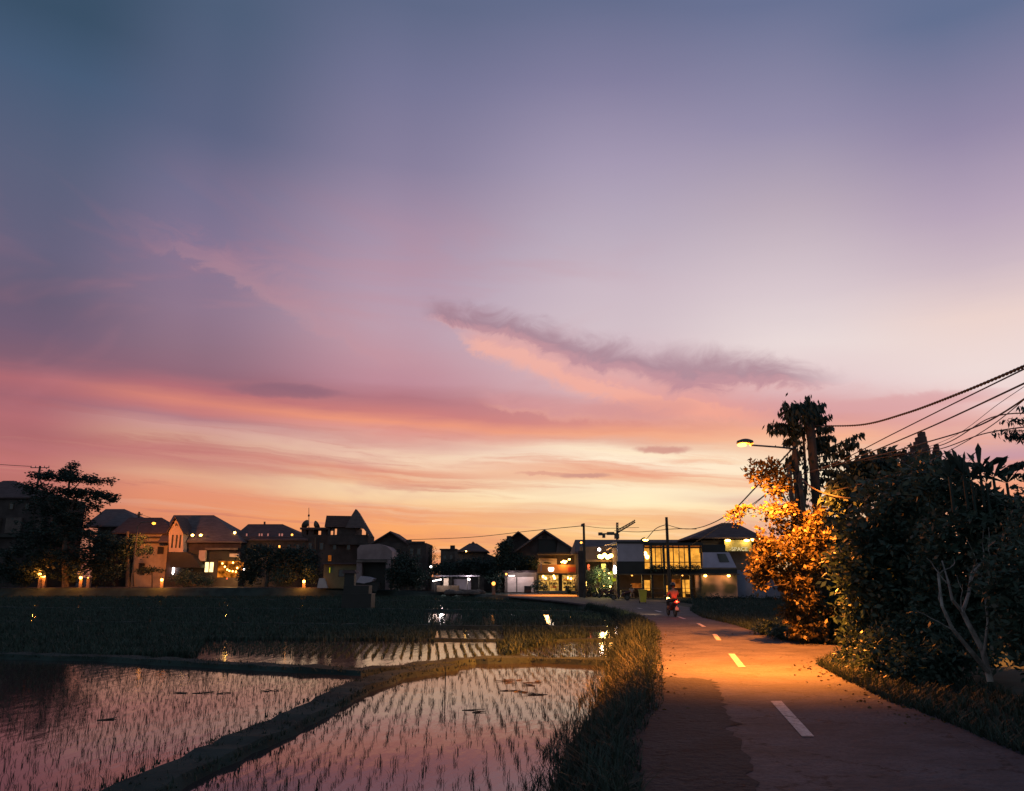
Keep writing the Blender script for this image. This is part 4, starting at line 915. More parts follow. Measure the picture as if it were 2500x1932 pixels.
cable([(2180, 1120, 22), (2320, 1070, 18), (2440, 985, 14), (2560, 905, 11)], .004, 'hair thin wire between the steep cables at the right')
cable([(1950, 1162, 27.2), (1985, 1192, 25), (2040, 1212, 23.4), (2112, 1222, 23)], .02, 'sagging cable lit orange by the lamp beside the thick pole')
cable([(2030, 1200, 24), (2110, 1180, 22), (2200, 1150, 20), (2240, 1120, 19)], .012, 'orange lit cable rising from the trees toward the temple')
cable([(1576, 1320, 90), (1600, 1292, 83), (1627, 1281, 76)], .03, 'short wire from the cafe roof to the bare pole top')
cable([(1627, 1281, 76), (1665, 1291, 66), (1710, 1288, 55), (1775, 1258, 42), (1850, 1185, 32), (1938, 1092, 27.5)], .022, 'long sagging wire from the bare pole to the lamp pole')
cable([(1690, 1330, 78), (1790, 1262, 52), (1850, 1222, 36), (1935, 1150, 27.2)], .014, 'upper of the straight wires slanting behind the lit leaves')
cable([(1700, 1322, 78), (1800, 1262, 50), (1870, 1208, 34), (1940, 1152, 27.2)], .012, 'lower of the straight wires slanting behind the lit leaves')
cable([(1500, 1296, 140), (1560, 1299, 110), (1640, 1292, 90), (1700, 1292, 80)], .03, 'faint level wire behind the bare pole')
cable([(1000, 1318, 118), (1150, 1312, 108), (1300, 1296, 96), (1424, 1284, 82)], .028, 'faint far wire running to the slim pole')
cable([(1424, 1284, 82), (1480, 1290, 90), (1560, 1288, 100)], .02, 'faint wire running right from the slim pole')
cable([(-40, 1132, 105), (40, 1137, 110), (76, 1139, 112)], .03, 'faint wire at the left edge running to the crossarm pole')
cable([(340, 1255, 122), (375, 1266, 118), (400, 1270, 116)], .02, 'faint wire between the short pole and the gabled roof')
# black drop wires
cable([(1598, 1333, 79), (1625, 1331, 77), (1660, 1332, 78), (1700, 1326, 79)], .02, 'black wire sagging along the cafe roof edge')

# ------------------------------------------------------------------ foliage
def leafmesh(name, C, size, mt, parent, droop=0., seed=0, asp=.45, flat=0.):
    """one leaf (folded rhombus, 2 quads' worth) at each centre"""
    r = np.random.RandomState(seed); k = len(C)
    sz = size*r.uniform(.45, 1.45, k) if np.isscalar(size) else size
    a = r.uniform(0, 2*np.pi, k); e = r.normal(0, .6, k) if not droop else -droop+r.normal(0, .25, k)
    e *= (1-flat)
    u = np.c_[np.cos(a)*np.cos(e), np.sin(a)*np.cos(e), np.sin(e)]
    q = r.normal(size=(k, 3)); v = np.cross(u, q); v /= np.linalg.norm(v, axis=1)[:, None]+1e-9
    s = sz[:, None]
    V = np.stack([C, C+u*s*.45+v*s*asp*.5, C+u*s, C+u*s*.45-v*s*asp*.5], 1).reshape(-1, 3)
    b = np.arange(k)[:, None]*4
    return fast_mesh(name, V, b+[0, 1, 2, 3], mt, parent)
HOLES = [(2425, 1176, 52, 22), (2458, 1196, 26, 16), (2396, 1228, 9, 20), (2188, 1272, 8, 14), (2160, 1215, 14, 9), (2128, 1232, 16, 20), (2300, 1172, 8, 12), (2290, 1256, 7, 7), (2370, 1190, 7, 7), (2090, 1236, 22, 10), (2225, 1250, 6, 6), (2110, 1262, 16, 10), (2040, 1262, 12, 12), (1925, 1215, 12, 16), (2480, 1170, 20, 14), (2150, 1190, 10, 8), (2210, 1180, 8, 12), (2262, 1212, 7, 9), (2325, 1212, 9, 7), (2352, 1240, 7, 12), (2080, 1262, 9, 7), (2120, 1300, 8, 9), (2175, 1215, 7, 9), (2440, 1240, 10, 7), (2480, 1260, 7, 9), (2060, 1300, 8, 12), (2250, 1290, 5, 6), (1990, 1225, 16, 10)]
def ellpts(n, ells, seed=0, clump=26, cr=.22, shell=.5, size_hint=.15):
    """clumped leaf positions; ells: (px, py, rx_px, ry_px, Y, ry_depth)"""
    r = np.random.RandomState(seed); out = []
    vol = np.array([e[2]*e[3] for e in ells], float)**.8; vol /= vol.sum()
    for e, f in zip(ells, vol):
        c = np.array(W(e[0], e[1], e[4])); rx = abs(W(e[0]+e[2], e[1], e[4]).x-c[0]); rz = abs(W(e[0], e[1]-e[3], e[4]).z-c[2]); ry = e[5]
        nl = int(n*f); nc = max(4, nl//clump)
        d = r.normal(size=(nc, 3)); d /= np.linalg.norm(d, axis=1)[:, None]; rad = (shell+(1-shell)*r.rand(nc))[:, None]*r.uniform(.85, 1.08, nc)[:, None]
        cc = d*rad; k = r.randint(0, nc, nl)
        P = cc[k]*[rx, ry, rz]+r.normal(size=(nl, 3))*cr*np.array([1, 1, .8])
        out.append(c+P)
    P = np.concatenate(out)
    if ells[0][4] < 32:                               # shoots that stand out of the crown
        sh = []
        for e in ells:
            c = np.array(W(e[0], e[1], e[4])); rx = abs(W(e[0]+e[2], e[1], e[4]).x-c[0]); rz = abs(W(e[0], e[1]-e[3], e[4]).z-c[2])
            for _ in range(int(3+rx*rz*5)):
                d = r.normal(size=3); d[2] = abs(d[2])*.9; d /= np.linalg.norm(d); s0 = c+d*[rx, e[5], rz]*.85; L_ = r.uniform(.15, .3+cr*2)
                k = np.arange(0, L_, size_hint*.33); q = s0+d*k[:, None]+np.c_[np.zeros((len(k), 2)), -.25*k**2]; sh.append(np.repeat(q, 2, 0)+r.normal(0, .02, (len(q)*2, 3)))
        P = np.concatenate([P]+sh)
    if ells[0][4] < 32:                               # gaps where the real crowns let the sky through
        dx, dy, dz = P[:, 0], P[:, 1], P[:, 2]-CH; dep = dy*cp+dz*sp; u = 1250+F*dx/dep; v = 966-F*(dz*cp-dy*sp)/dep; keep = np.ones(len(P), bool)
        for hx, hy, a, b in HOLES: keep &= ((u-hx)/a)**2+((v-hy)/b)**2 > r.uniform(.6, 1.25, len(P))
        P = P[keep]
    return P
def tree(name, label, cat, base, ells, n, size, mt='leaf', trunks=(), seed=0, clump=26, cr=.22, droop=0., asp=.45, group=None, bark='bark', shell=.5, flat=0):
    t = T(name, label, cat, base, group)
    if trunks:
        mb = MB()
        for pts, r0, r1 in trunks: mb.tube([W(*p) if len(p) == 3 and p[1] > 50 else Vector(p) for p in pts], r0, 7, r1)
        mb.build('trunk', M[bark], t)
    leafmesh('crown' if cat == 'tree' else 'foliage', ellpts(n, ells, seed, clump, cr, shell, size), size, M[mt], t, droop, seed+1, asp, flat)
    return t
# --- far left layered tree
Y = 108; bz = gl(160, 1432, Y)
tree('layered_tree', 'tall dark tree with flat layered branches at the far left', 'tree', bz,
     [(130, 1164, 50, 10, Y, 2.5), (190, 1168, 55, 14, Y, 2.5), (245, 1175, 36, 7, Y, 1.5), (160, 1166, 60, 10, Y, 2), (80, 1160, 20, 4, Y, 1), (165, 1152, 22, 8, Y, 1), (177, 1142, 7, 8, Y, .5), (186, 1137, 7, 4, Y, .4), (165, 1137, 6, 4, Y, .4),
      (225, 1208, 45, 13, Y, 2.5), (255, 1214, 32, 9, Y, 1.5), (200, 1204, 50, 11, Y, 2), (275, 1220, 18, 6, Y, 1), (170, 1200, 55, 9, Y, 2), (235, 1232, 14, 10, Y, 1), (75, 1188, 40, 8, Y, 2),
      (120, 1225, 70, 36, Y, 3.5), (175, 1250, 60, 40, Y, 3.5), (130, 1300, 90, 50, Y+1, 4), (190, 1330, 80, 60, Y+1, 4), (60, 1370, 80, 50, Y, 3), (150, 1385, 100, 40, Y, 3), (245, 1345, 40, 50, Y, 3)],
     34000, .36, 'leaf_dark', [([(160, 1434, Y), (158, 1330, Y), (165, 1230, Y), (172, 1140, Y)], .45, .08), ([(160, 1300, Y), (120, 1230, Y), (95, 1165, Y)], .2, .05), ([(163, 1250, Y), (200, 1200, Y), (262, 1212, Y)], .15, .04), ([(166, 1210, Y), (200, 1172, Y), (275, 1176, Y)], .12, .03)], 21, 30, .26, flat=.5)
# --- garden trees left
def garden(name, label, ells, n, size, seed, mt='leaf_dark', trunks=(), grp=None, cat='tree', cr=.3):
    x, y, Yd = ells[0][0], 1434, ells[0][4]; return tree(name, label, cat, gl(x, y, Yd), ells, n, size, mt, trunks, seed, 24, cr, group=grp)
garden('garden_tree', 'slim tree with dark trunk before the orange lit wall', [(312, 1330, 32, 30, 110, 1.6), (290, 1370, 30, 40, 110, 1.6), (338, 1318, 18, 12, 110, 1), (350, 1345, 22, 16, 110, 1.2), (262, 1330, 26, 34, 111, 1.5)], 3600, .34, 31, 'leaf', [([(311, 1436, 110), (312, 1360, 110), (311, 1298, 110)], .28, .2)])
garden('umbrella_tree', 'small flat crowned tree before the orange lit wall', [(372, 1392, 34, 6, 109, 1), (350, 1396, 20, 7, 109, .8)], 900, .26, 32, 'leaf_dark', [([(371, 1436, 109), (372, 1412, 109), (371, 1392, 109)], .13, .08)], cr=.16)
garden('garden_shrub', 'dark bushes at the foot of the layered tree', [(40, 1405, 60, 26, 107.8, 1), (255, 1405, 40, 26, 108.5, 1)], 3000, .3, 33, cat='shrub')
garden('garden_shrub', 'bushes before the door of the white gabled house', [(455, 1412, 40, 18, 109, 1), (500, 1420, 24, 12, 109, 1)], 2000, .26, 34, 'leaf', cat='shrub')
garden('garden_tree', 'broad dark tree before the long hipped house', [(640, 1365, 55, 40, 110, 2.5), (700, 1372, 48, 40, 110, 2.5), (610, 1400, 30, 30, 110, 1.6), (745, 1372, 30, 46, 110, 2)], 8000, .38, 35, 'leaf_dark', [([(650, 1436, 110), (655, 1390, 110)], .3, .2)])
garden('garden_tree', 'round bushy tree between the stall lights and tower house', [(690, 1410, 40, 20, 108.5, 1.2), (760, 1400, 22, 26, 108.5, 1.2)], 2600, .3, 36, 'leaf')
garden('garden_tree', 'dark tree crown before the flat block right of the garage', [(990, 1390, 40, 40, 102, 2.2), (1015, 1412, 30, 30, 102, 1.8), (965, 1410, 20, 30, 102, 1.4)], 5000, .36, 37, 'leaf_dark', [([(995, 1440, 102), (995, 1400, 102)], .25, .15)])
garden('bare_tree', 'thin twiggy tree against the sky right of the flat block', [(1048, 1345, 12, 12, 118, 1), (1060, 1362, 12, 10, 118, 1), (1045, 1370, 14, 10, 118, 1)], 500, .22, 38, 'leaf_dark', [([(1050, 1440, 118), (1050, 1370, 118), (1047, 1332, 118)], .12, .02), ([(1050, 1385, 118), (1062, 1352, 118)], .06, .02), ([(1050, 1375, 118), (1041, 1348, 118)], .05, .02)], cr=.3)
garden('garden_tree', 'row of dark trees below the cube house and pavilion', [(1085, 1392, 45, 16, 110, 2), (1150, 1384, 45, 18, 110, 2), (1198, 1388, 26, 22, 110, 2)], 6000, .36, 39, 'leaf_dark', [([(1150, 1440, 110), (1150, 1395, 110)], .2, .12)])
garden('garden_tree', 'tall dark tree hugging the small gable house', [(1228, 1350, 16, 30, 107, 1.6), (1250, 1375, 34, 26, 107, 2), (1290, 1378, 26, 20, 107, 2), (1215, 1400, 20, 40, 107, 1.6), (1240, 1330, 10, 14, 107, 1.2)], 8000, .34, 40, 'leaf_dark', [([(1222, 1446, 107), (1226, 1380, 107)], .2, .12)])
garden('potted_shrub', 'leafy shrub between the pale shutters and the lit shop', [(1316, 1428, 12, 16, 101.5, .8), (1306, 1434, 8, 10, 101.5, .6), (1330, 1436, 8, 8, 101, .6)], 900, .2, 41, 'leaf', cat='shrub', cr=.15)
garden('potted_shrub', 'small shrub before the right half of the lit shop', [(1387, 1441, 6, 9, 101, .4)], 260, .18, 42, 'leaf', cat='shrub', cr=.12)
garden('climbing_plants', 'yellow lit climbing plants filling the market corner', [(1445, 1412, 18, 30, 85.5, .8), (1478, 1420, 18, 20, 85.5, .8), (1466, 1398, 20, 12, 86, .7), (1452, 1442, 20, 8, 85, .6)], 3000, .2, 43, 'leaf', cat='plants', cr=.18)
garden('planter_shrubs', 'plants trailing over the cafe balcony edge', [(1600, 1386, 26, 6, 79, .3), (1650, 1386, 26, 6, 79, .3), (1694, 1386, 20, 6, 79, .3)], 1500, .16, 44, 'leaf', cat='plants', cr=.12)
garden('hedge', 'low dark hedge before the mural and the blue wall', [(1740, 1466, 60, 8, 74, .8), (1830, 1468, 70, 9, 72, .8), (1900, 1470, 60, 10, 70, .8)], 5000, .2, 45, 'leaf_dark', cat='hedge', cr=.2)
garden('roadside_bush', 'grassy bush on the bend before the cafe at the right', [(1760, 1490, 60, 8, 58, 1), (1860, 1494, 70, 9, 54, 1)], 4000, .2, 46, 'grass', cat='shrub', cr=.2)
# --- near right: drooping leaf tree round the thick pole
Y = 28.2
t = T('drooping_leaf_tree', 'tall slender tree with hanging leaves behind the street lamp', 'tree', Vector((W(1950, 1200, Y).x, Y, 0)))
tb = MB(); tb.tube([Vector((W(1950, 1200, Y).x+.3, Y, 0)), W(1948, 1240, Y), W(1938, 1110, Y), W(1945, 1030, Y)], .13, 8, .05)
tb.tube([W(1955, 1300, Y), W(1968, 1180, Y), W(1962, 1080, Y), W(1968, 1010, Y)], .08, 7, .03)
BR = [((1950, 1040), (1925, 1020), (1911, 978)), ((1965, 1030), (1968, 1000), (1973, 966)), ((1972, 1035), (1992, 1010), (2004, 984)), ((1950, 1045), (1910, 1034), (1874, 1036)), ((1955, 1060), (1915, 1048), (1876, 1048)), ((1980, 1040), (2005, 1022), (2024, 1014)), ((1982, 1055), (2008, 1044), (2026, 1042)), ((1984, 1072), (2010, 1066), (2030, 1066)),
      ((1990, 1110), (2050, 1082), (2106, 1056)), ((1988, 1120), (2030, 1108), (2072, 1104)), ((1985, 1100), (2010, 1092), (2032, 1098)), ((1985, 1135), (2030, 1128), (2058, 1128)), ((1950, 1080), (1932, 1070), (1918, 1080)), ((1955, 1010), (1945, 995), (1932, 985)), ((1962, 1010), (1950, 990), (1948, 985)), ((1980, 1020), (1990, 1000), (1996, 996)), ((1988, 1150), (2030, 1148), (2062, 1152)), ((1960, 1090), (1945, 1110), (1920, 1120)), ((1985, 1165), (2020, 1168), (2050, 1178)), ((1955, 1120), (1935, 1125), (1925, 1140)), ((1980, 1085), (2000, 1080), (2020, 1080)), ((1975, 1015), (1980, 990), (1980, 980)), ((1950, 1020), (1935, 1008), (1920, 1000)), ((2040, 1110), (2075, 1085), (2090, 1078)), ((1960, 1050), (1930, 1048), (1898, 1040))]
r = np.random.RandomState(5); LP = []; LS = []
for br in BR:
    dy_ = r.uniform(-.9, .9); pts = [W(br[0][0], br[0][1], Y), W(br[1][0], br[1][1], Y+dy_*.5), W(br[2][0], br[2][1], Y+dy_)]
    tb.tube([pts[0], pts[1], pts[2]], .03, 5, .008)
    for s_ in np.arange(.22, 1.02, .035):
        q = pts[0].lerp(pts[1], s_*2) if s_ < .5 else pts[1].lerp(pts[2], min(1, (s_-.5)*2))
        for _ in range(3): LP.append((q.x+r.normal(0, .05), q.y+r.normal(0, .12), q.z+r.normal(0, .03)+.02)); LS.append(r.uniform(.2, .36))
for _ in range(420):
    q = W(r.normal(1966, 26), r.normal(1020, 18), Y+r.normal(0, .4)); LP.append(tuple(q)); LS.append(r.uniform(.2, .34))
for _ in range(460):
    q = W(r.normal(1962, 26), r.uniform(1050, 1250), Y+r.normal(0, .5)); LP.append(tuple(q)); LS.append(r.uniform(.12, .24))
tb.build('trunk', M['bark'], t)
leafmesh('crown', np.array(LP), np.array(LS), M['leaf_dark'], t, droop=1.15, seed=9, asp=.36)
# lit sprays left of the pole
Y = 26.0
def spray(name, label, ells, n, size, seed, twigs, mt='leaf_pale', cr=.12, Yb=Y):
    e = ells[0]; return tree(name, label, 'tree', Vector((W(1945, 1400, Yb).x, Yb, 0)), ells, n, size, mt, twigs, seed, 14, cr, asp=.55)
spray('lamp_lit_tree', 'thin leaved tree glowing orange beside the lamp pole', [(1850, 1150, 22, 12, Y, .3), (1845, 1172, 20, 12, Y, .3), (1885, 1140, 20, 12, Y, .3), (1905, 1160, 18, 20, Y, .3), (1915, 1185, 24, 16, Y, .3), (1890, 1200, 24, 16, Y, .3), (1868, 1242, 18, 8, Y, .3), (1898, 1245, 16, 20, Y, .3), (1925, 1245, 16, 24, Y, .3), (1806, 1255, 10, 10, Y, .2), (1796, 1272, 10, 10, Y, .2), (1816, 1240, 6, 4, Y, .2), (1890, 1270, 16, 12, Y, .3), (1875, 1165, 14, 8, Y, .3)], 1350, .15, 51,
      [([(1965, 1420, 27.2), (1938, 1270, 26.6), (1905, 1190, Y), (1850, 1148, Y)], .045, .008), ([(1935, 1240, Y), (1870, 1245, Y), (1800, 1262, Y)], .02, .006), ([(1915, 1200, Y), (1890, 1140, Y)], .015, .006), ([(1925, 1225, Y), (1895, 1250, Y)], .015, .006)])
Y = 26.3
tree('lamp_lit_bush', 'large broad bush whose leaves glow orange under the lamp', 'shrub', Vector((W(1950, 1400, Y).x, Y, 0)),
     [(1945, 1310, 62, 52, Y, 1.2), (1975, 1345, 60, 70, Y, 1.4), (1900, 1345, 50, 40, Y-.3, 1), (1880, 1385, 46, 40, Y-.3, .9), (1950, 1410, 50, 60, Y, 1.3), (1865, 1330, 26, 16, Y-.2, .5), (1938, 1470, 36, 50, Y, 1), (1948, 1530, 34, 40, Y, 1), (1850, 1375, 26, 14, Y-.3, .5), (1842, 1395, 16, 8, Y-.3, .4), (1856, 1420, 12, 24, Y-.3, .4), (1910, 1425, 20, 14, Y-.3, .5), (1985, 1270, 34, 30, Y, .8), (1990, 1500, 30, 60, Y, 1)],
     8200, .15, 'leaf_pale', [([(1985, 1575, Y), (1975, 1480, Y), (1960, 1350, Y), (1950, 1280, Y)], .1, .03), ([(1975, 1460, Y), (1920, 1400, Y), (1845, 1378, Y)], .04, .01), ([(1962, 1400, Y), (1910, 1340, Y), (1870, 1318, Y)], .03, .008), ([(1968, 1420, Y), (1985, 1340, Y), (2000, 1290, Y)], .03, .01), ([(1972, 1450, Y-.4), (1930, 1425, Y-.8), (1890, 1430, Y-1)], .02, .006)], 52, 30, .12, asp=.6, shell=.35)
tree('hedge_tree', 'dark leafy thicket behind the glowing bush', 'tree', Vector((W(2040, 1400, 29).x, 29, 0)),
     [(2030, 1330, 70, 80, 29, 1.6), (2080, 1300, 60, 70, 29, 1.6), (2010, 1450, 70, 90, 29, 1.5), (2090, 1400, 60, 120, 28.5, 1.6), (2060, 1235, 40, 30, 29, 1)], 12000, .2, 'leaf', [([(2040, 1560, 29), (2040, 1400, 29)], .15, .08)], 53, 22, .2, asp=.5)
Y = 24
tree('breadfruit_tree', 'broad leaved tree against the sky between pole and temple', 'tree', Vector((W(2120, 1400, Y).x, Y, 0)),
     [(2120, 1135, 34, 16, Y, .8), (2165, 1125, 26, 20, Y, .8), (2095, 1155, 28, 9, Y, .6), (2150, 1150, 36, 20, Y, .9), (2085, 1192, 34, 14, Y, .8), (2060, 1215, 30, 16, Y, .8), (2105, 1215, 34, 16, Y, .8), (2190, 1160, 22, 18, Y, .8), (2060, 1180, 16, 10, Y, .6)],
     3300, .24, 'leaf_dark', [([(2140, 1500, Y), (2130, 1300, Y), (2110, 1200, Y), (2150, 1130, Y)], .12, .03), ([(2130, 1290, Y), (2190, 1190, Y)], .05, .02), ([(2125, 1270, Y), (2065, 1190, Y)], .05, .02)], 54, 14, .17, droop=.7, asp=.5)
# near dark mass
Y = 19
tree('roadside_tree', 'massive dark bushy tree filling the roadside right of the pole', 'tree', Vector((W(2200, 1500, Y).x, Y, 0)),
     [(2130, 1300, 70, 80, Y, 1.5), (2190, 1230, 60, 70, Y, 1.5), (2245, 1190, 55, 60, Y, 1.5), (2210, 1320, 80, 100, Y, 1.6), (2140, 1420, 70, 90, Y, 1.4), (2230, 1450, 80, 110, Y, 1.4), (2100, 1370, 50, 60, Y, 1.2), (2110, 1480, 40, 80, Y+.5, 1), (2260, 1150, 40, 26, Y, 1)],
     16000, .17, 'leaf', [([(2150, 1560, Y), (2120, 1400, Y), (2100, 1280, Y)], .06, .02), ([(2210, 1640, Y), (2205, 1450, Y), (2215, 1300, Y), (2245, 1200, Y)], .14, .05)], 55, 60, .19, asp=.46, shell=.35)
Y = 15.5
t = tree('frangipani_tree', 'near tree with pale forked branches and long upright leaves', 'tree', G(2400, 1680),
     [(2300, 1180, 60, 60, Y+1.5, 1), (2380, 1240, 70, 80, Y+1, 1), (2330, 1300, 80, 80, Y+1, 1), (2440, 1330, 80, 90, Y+1.2, 1), (2300, 1400, 70, 90, Y+1.6, .9), (2420, 1190, 40, 22, Y, .7), (2480, 1250, 50, 60, Y+.5, .9), (2290, 1500, 60, 80, Y+2, .8), (2420, 1440, 90, 80, Y+1.8, .7)],
     13000, .17, 'leaf', (), 56, 34, .14, asp=.42)
pa = MB()
for pts, r0, r1 in [([(2418, 1665, 14.5), (2400, 1590, 14.6), (2368, 1530, 14.6), (2350, 1495, 14.7)], .055, .04), ([(2350, 1495, 14.7), (2365, 1450, 14.8), (2372, 1400, 14.9), (2400, 1372, 15)], .035, .018), ([(2350, 1495, 14.7), (2325, 1465, 14.6), (2315, 1420, 14.6), (2300, 1370, 14.8)], .032, .016), ([(2412, 1640, 14.5), (2370, 1590, 14.3), (2325, 1535, 14.2), (2300, 1480, 14.2), (2290, 1400, 14.4)], .045, .02), ([(2402, 1600, 14.5), (2412, 1520, 14.4), (2404, 1440, 14.5), (2416, 1370, 14.7)], .026, .016)]:
    pa.tube([W(*q) for q in pts], r0, 8, r1)
rt_ = random.Random(14)
for x, y in ((2300, 1480), (2318, 1430), (2366, 1455), (2404, 1460), (2330, 1540), (2400, 1375), (2290, 1405), (2412, 1380), (2372, 1400), (2350, 1495), (2408, 1540)):
    q = W(x, y, 14.4); pts_ = [q]
    d = Vector((rt_.uniform(-.5, .5), rt_.uniform(0, .5), rt_.uniform(.5, 1))).normalized()
    for k in range(5): d = (d+Vector((rt_.gauss(0, .3), rt_.gauss(0, .3), rt_.gauss(.05, .2)))).normalized(); pts_.append(pts_[-1]+d*.14)
    pa.tube(pts_, .011, 5, .004)
pa.build('trunk', M['palebark'], t)
# long leaves in rosettes on top
lv = MB(); rr_ = random.Random(8)
for cx, cy, n, L in ((2352, 1158, 9, .62), (2392, 1150, 8, .62), (2425, 1165, 8, .6), (2318, 1165, 7, .42), (2458, 1180, 8, .5), (2372, 1175, 7, .45), (2408, 1180, 7, .5)):
    c = W(cx, cy, Y)
    for i in range(n):
        a = rr_.uniform(0, 2*math.pi); e_ = rr_.uniform(.35, 1.4); u = Vector((math.cos(a)*math.cos(e_), math.sin(a)*math.cos(e_), math.sin(e_))); l_ = L*rr_.uniform(.7, 1.1)
        v = u.cross(Vector((rr_.uniform(-1, 1), 1, rr_.uniform(-.3, .3)))).normalized()*l_*.10; b_ = Vector((0, 0, -.12*l_))
        lv.add([c, c+u*l_*.3+v*.55, c+u*l_*.72+v*1.05+b_*.3, c+u*l_+b_, c+u*l_*.72-v*1.05+b_*.3, c+u*l_*.3-v*.55], [(0, 1, 2, 3, 4, 5)])
    lv.tube([c+Vector((0, 0, -.7)), c], .03, 6, .025)
lv.build('leaf_rosette', M['leaf_dark'], t)
Y = 12.5
tree('thicket', 'deep dark thicket filling the right edge beside the road', 'shrub', G(2480, 1700),
     [(2500, 1420, 90, 120, Y+1, .9), (2550, 1560, 100, 90, Y+1, .8), (2330, 1590, 90, 60, Y+3.6, .7), (2580, 1300, 80, 120, Y+1, .9), (2560, 1500, 100, 160, Y+1, .9), (2430, 1520, 90, 90, Y+4.2, .7)],
     15000, .13, 'leaf', (), 57, 34, .13, asp=.4)
tree('thicket', 'low leafy bushes at the kerb beneath the massive dark tree', 'shrub', G(2170, 1660),
     [(2180, 1590, 60, 60, 17.5, .8), (2240, 1620, 60, 50, 16.5, .7), (2110, 1600, 40, 60, 19.5, .8), (2280, 1560, 70, 80, 17, .8), (2140, 1540, 50, 60, 20, .9), (2210, 1540, 60, 60, 18.5, .8)],
     15000, .12, 'leaf', (), 58, 22, .12, asp=.5)
tree('kerb_shrub', 'twiggy shrub catching lamplight at the tip of the kerb', 'shrub', G(2080, 1640),
     [(2085, 1612, 24, 24, 19.6, .35), (2058, 1630, 26, 8, 19.2, .3), (2095, 1640, 30, 10, 18.4, .3), (2150, 1640, 22, 26, 17.6, .35), (2170, 1665, 24, 14, 17, .3)],
     1800, .11, 'leaf', [([(2085, 1640, 19.6), (2080, 1610, 19.6), (2075, 1590, 19.6)], .015, .006), ([(2088, 1640, 19.6), (2095, 1600, 19.6)], .015, .006)], 59, 10, .1, asp=.5)
tree('roadside_shrub', 'shrub clumps where the lit road meets the glowing bush', 'shrub', G(1960, 1560),
     [(1905, 1545, 26, 10, 28.5, .5), (1930, 1552, 30, 12, 27.6, .5), (1985, 1556, 30, 14, 27, .5), (1870, 1535, 20, 9, 30, .5), (2040, 1552, 40, 16, 26.8, .6), (2020, 1500, 30, 50, 27.5, .6), (2075, 1520, 30, 50, 26.5, .6)],
     5200, .15, 'leaf', (), 60, 20, .12, asp=.55)
# overhanging feathery branch from the right
t = T('overhanging_tree', 'feathery leaved tree reaching in from the right edge', 'tree', Vector((7.9, 10.2, .08)))
tb = MB(); tb.tube([(7.9, 10.2, .05), (7.95, 10.2, 2.5), (7.75, 10.2, 4.6)], .1, 8, .05); LP = []; r = np.random.RandomState(6)
for br in [((2600, 1120), (2560, 1010), (2490, 993)), ((2600, 1110), (2540, 1030), (2462, 1022)), ((2600, 1100), (2530, 1052), (2432, 1052)), ((2590, 1110), (2530, 1060), (2465, 1062)), ((2600, 1100), (2540, 1068), (2480, 1066)), ((2600, 1170), (2540, 1120), (2476, 1132)), ((2600, 1180), (2540, 1150), (2490, 1160)), ((2620, 1240), (2560, 1190), (2505, 1195))]:
    pts = [W(x, y, 10.2) for x, y in br]; tb.tube(pts, .012, 5, .004)
    for s_ in np.arange(.1, 1.02, .025):
        q = pts[0].lerp(pts[1], s_*2) if s_ < .5 else pts[1].lerp(pts[2], min(1, (s_-.5)*2))
        for _ in range(5): LP.append((q.x+r.normal(0, .03), q.y+r.normal(0, .08), q.z+r.normal(0, .015)))
tb.build('trunk', M['bark'], t); leafmesh('crown', np.array(LP), .075, M['leaf_dark'], t, droop=.9, seed=12, asp=.3)
# fallen leaves on the road edges
r = np.random.RandomState(31); Yl = r.uniform(12, 32, 420); Xl = np.interp(Yl, [p.y for p in rr], [p.x for p in rr])-np.abs(r.normal(0, .45, 420)); s_ = r.rand(420) < .3
Xl = np.where(s_, np.interp(Yl, rlY, rlX)+np.abs(r.normal(0, .3, 420)), Xl)
o = leafmesh('fallen_leaves', np.c_[Xl, Yl, np.full(420, .012)], .07, M['leaf_pale'], None, 0, 32, .5, flat=.95); tag(o, 'dry fallen leaves scattered along the road edges', 'leaves', kind='stuff')
# litter on the right verge
o = MB().ell(G(2450, 1806)+Vector((0, 0, .03)), .10, .05, .02, 8, 5).build('plastic_scrap', M['wall_pale']); tag(o, 'small pale scrap of litter on the right verge', 'litter')
# bamboo stake in the paddy
q = G(1086, 1700, ZW); t = MB().tube([q-Vector((0, 0, .1)), q+Vector((.01, 0, .62))], .014, 6, .01).build('bamboo_stake', M['wood']); tag(t, 'thin bamboo stake standing in the right flooded paddy', 'stake')
mb = MB(); rr_ = random.Random(3)
for (x, y) in ((1250, 1660), (1285, 1672), (1265, 1690), (1245, 1685), (1295, 1695), (1300, 1665), (1230, 1665), (1165, 1736), (440, 1692), (490, 1690), (670, 1685), (550, 1692), (255, 1754)):
    p = G(x, y, ZW+.01)
    for k in range(3): a = rr_.uniform(0, 3.1); d = Vector((math.cos(a), math.sin(a)*.4, .05))*rr_.uniform(.1, .25); c = p+Vector((rr_.uniform(-.2, .2), rr_.uniform(-.15, .15), 0)); mb.tube([c-d, c+d], .012, 4, .006)
o = mb.build('floating_straw', M['wood']); tag(o, 'bits of dark straw floating on the near paddy water', 'straw', kind='stuff')

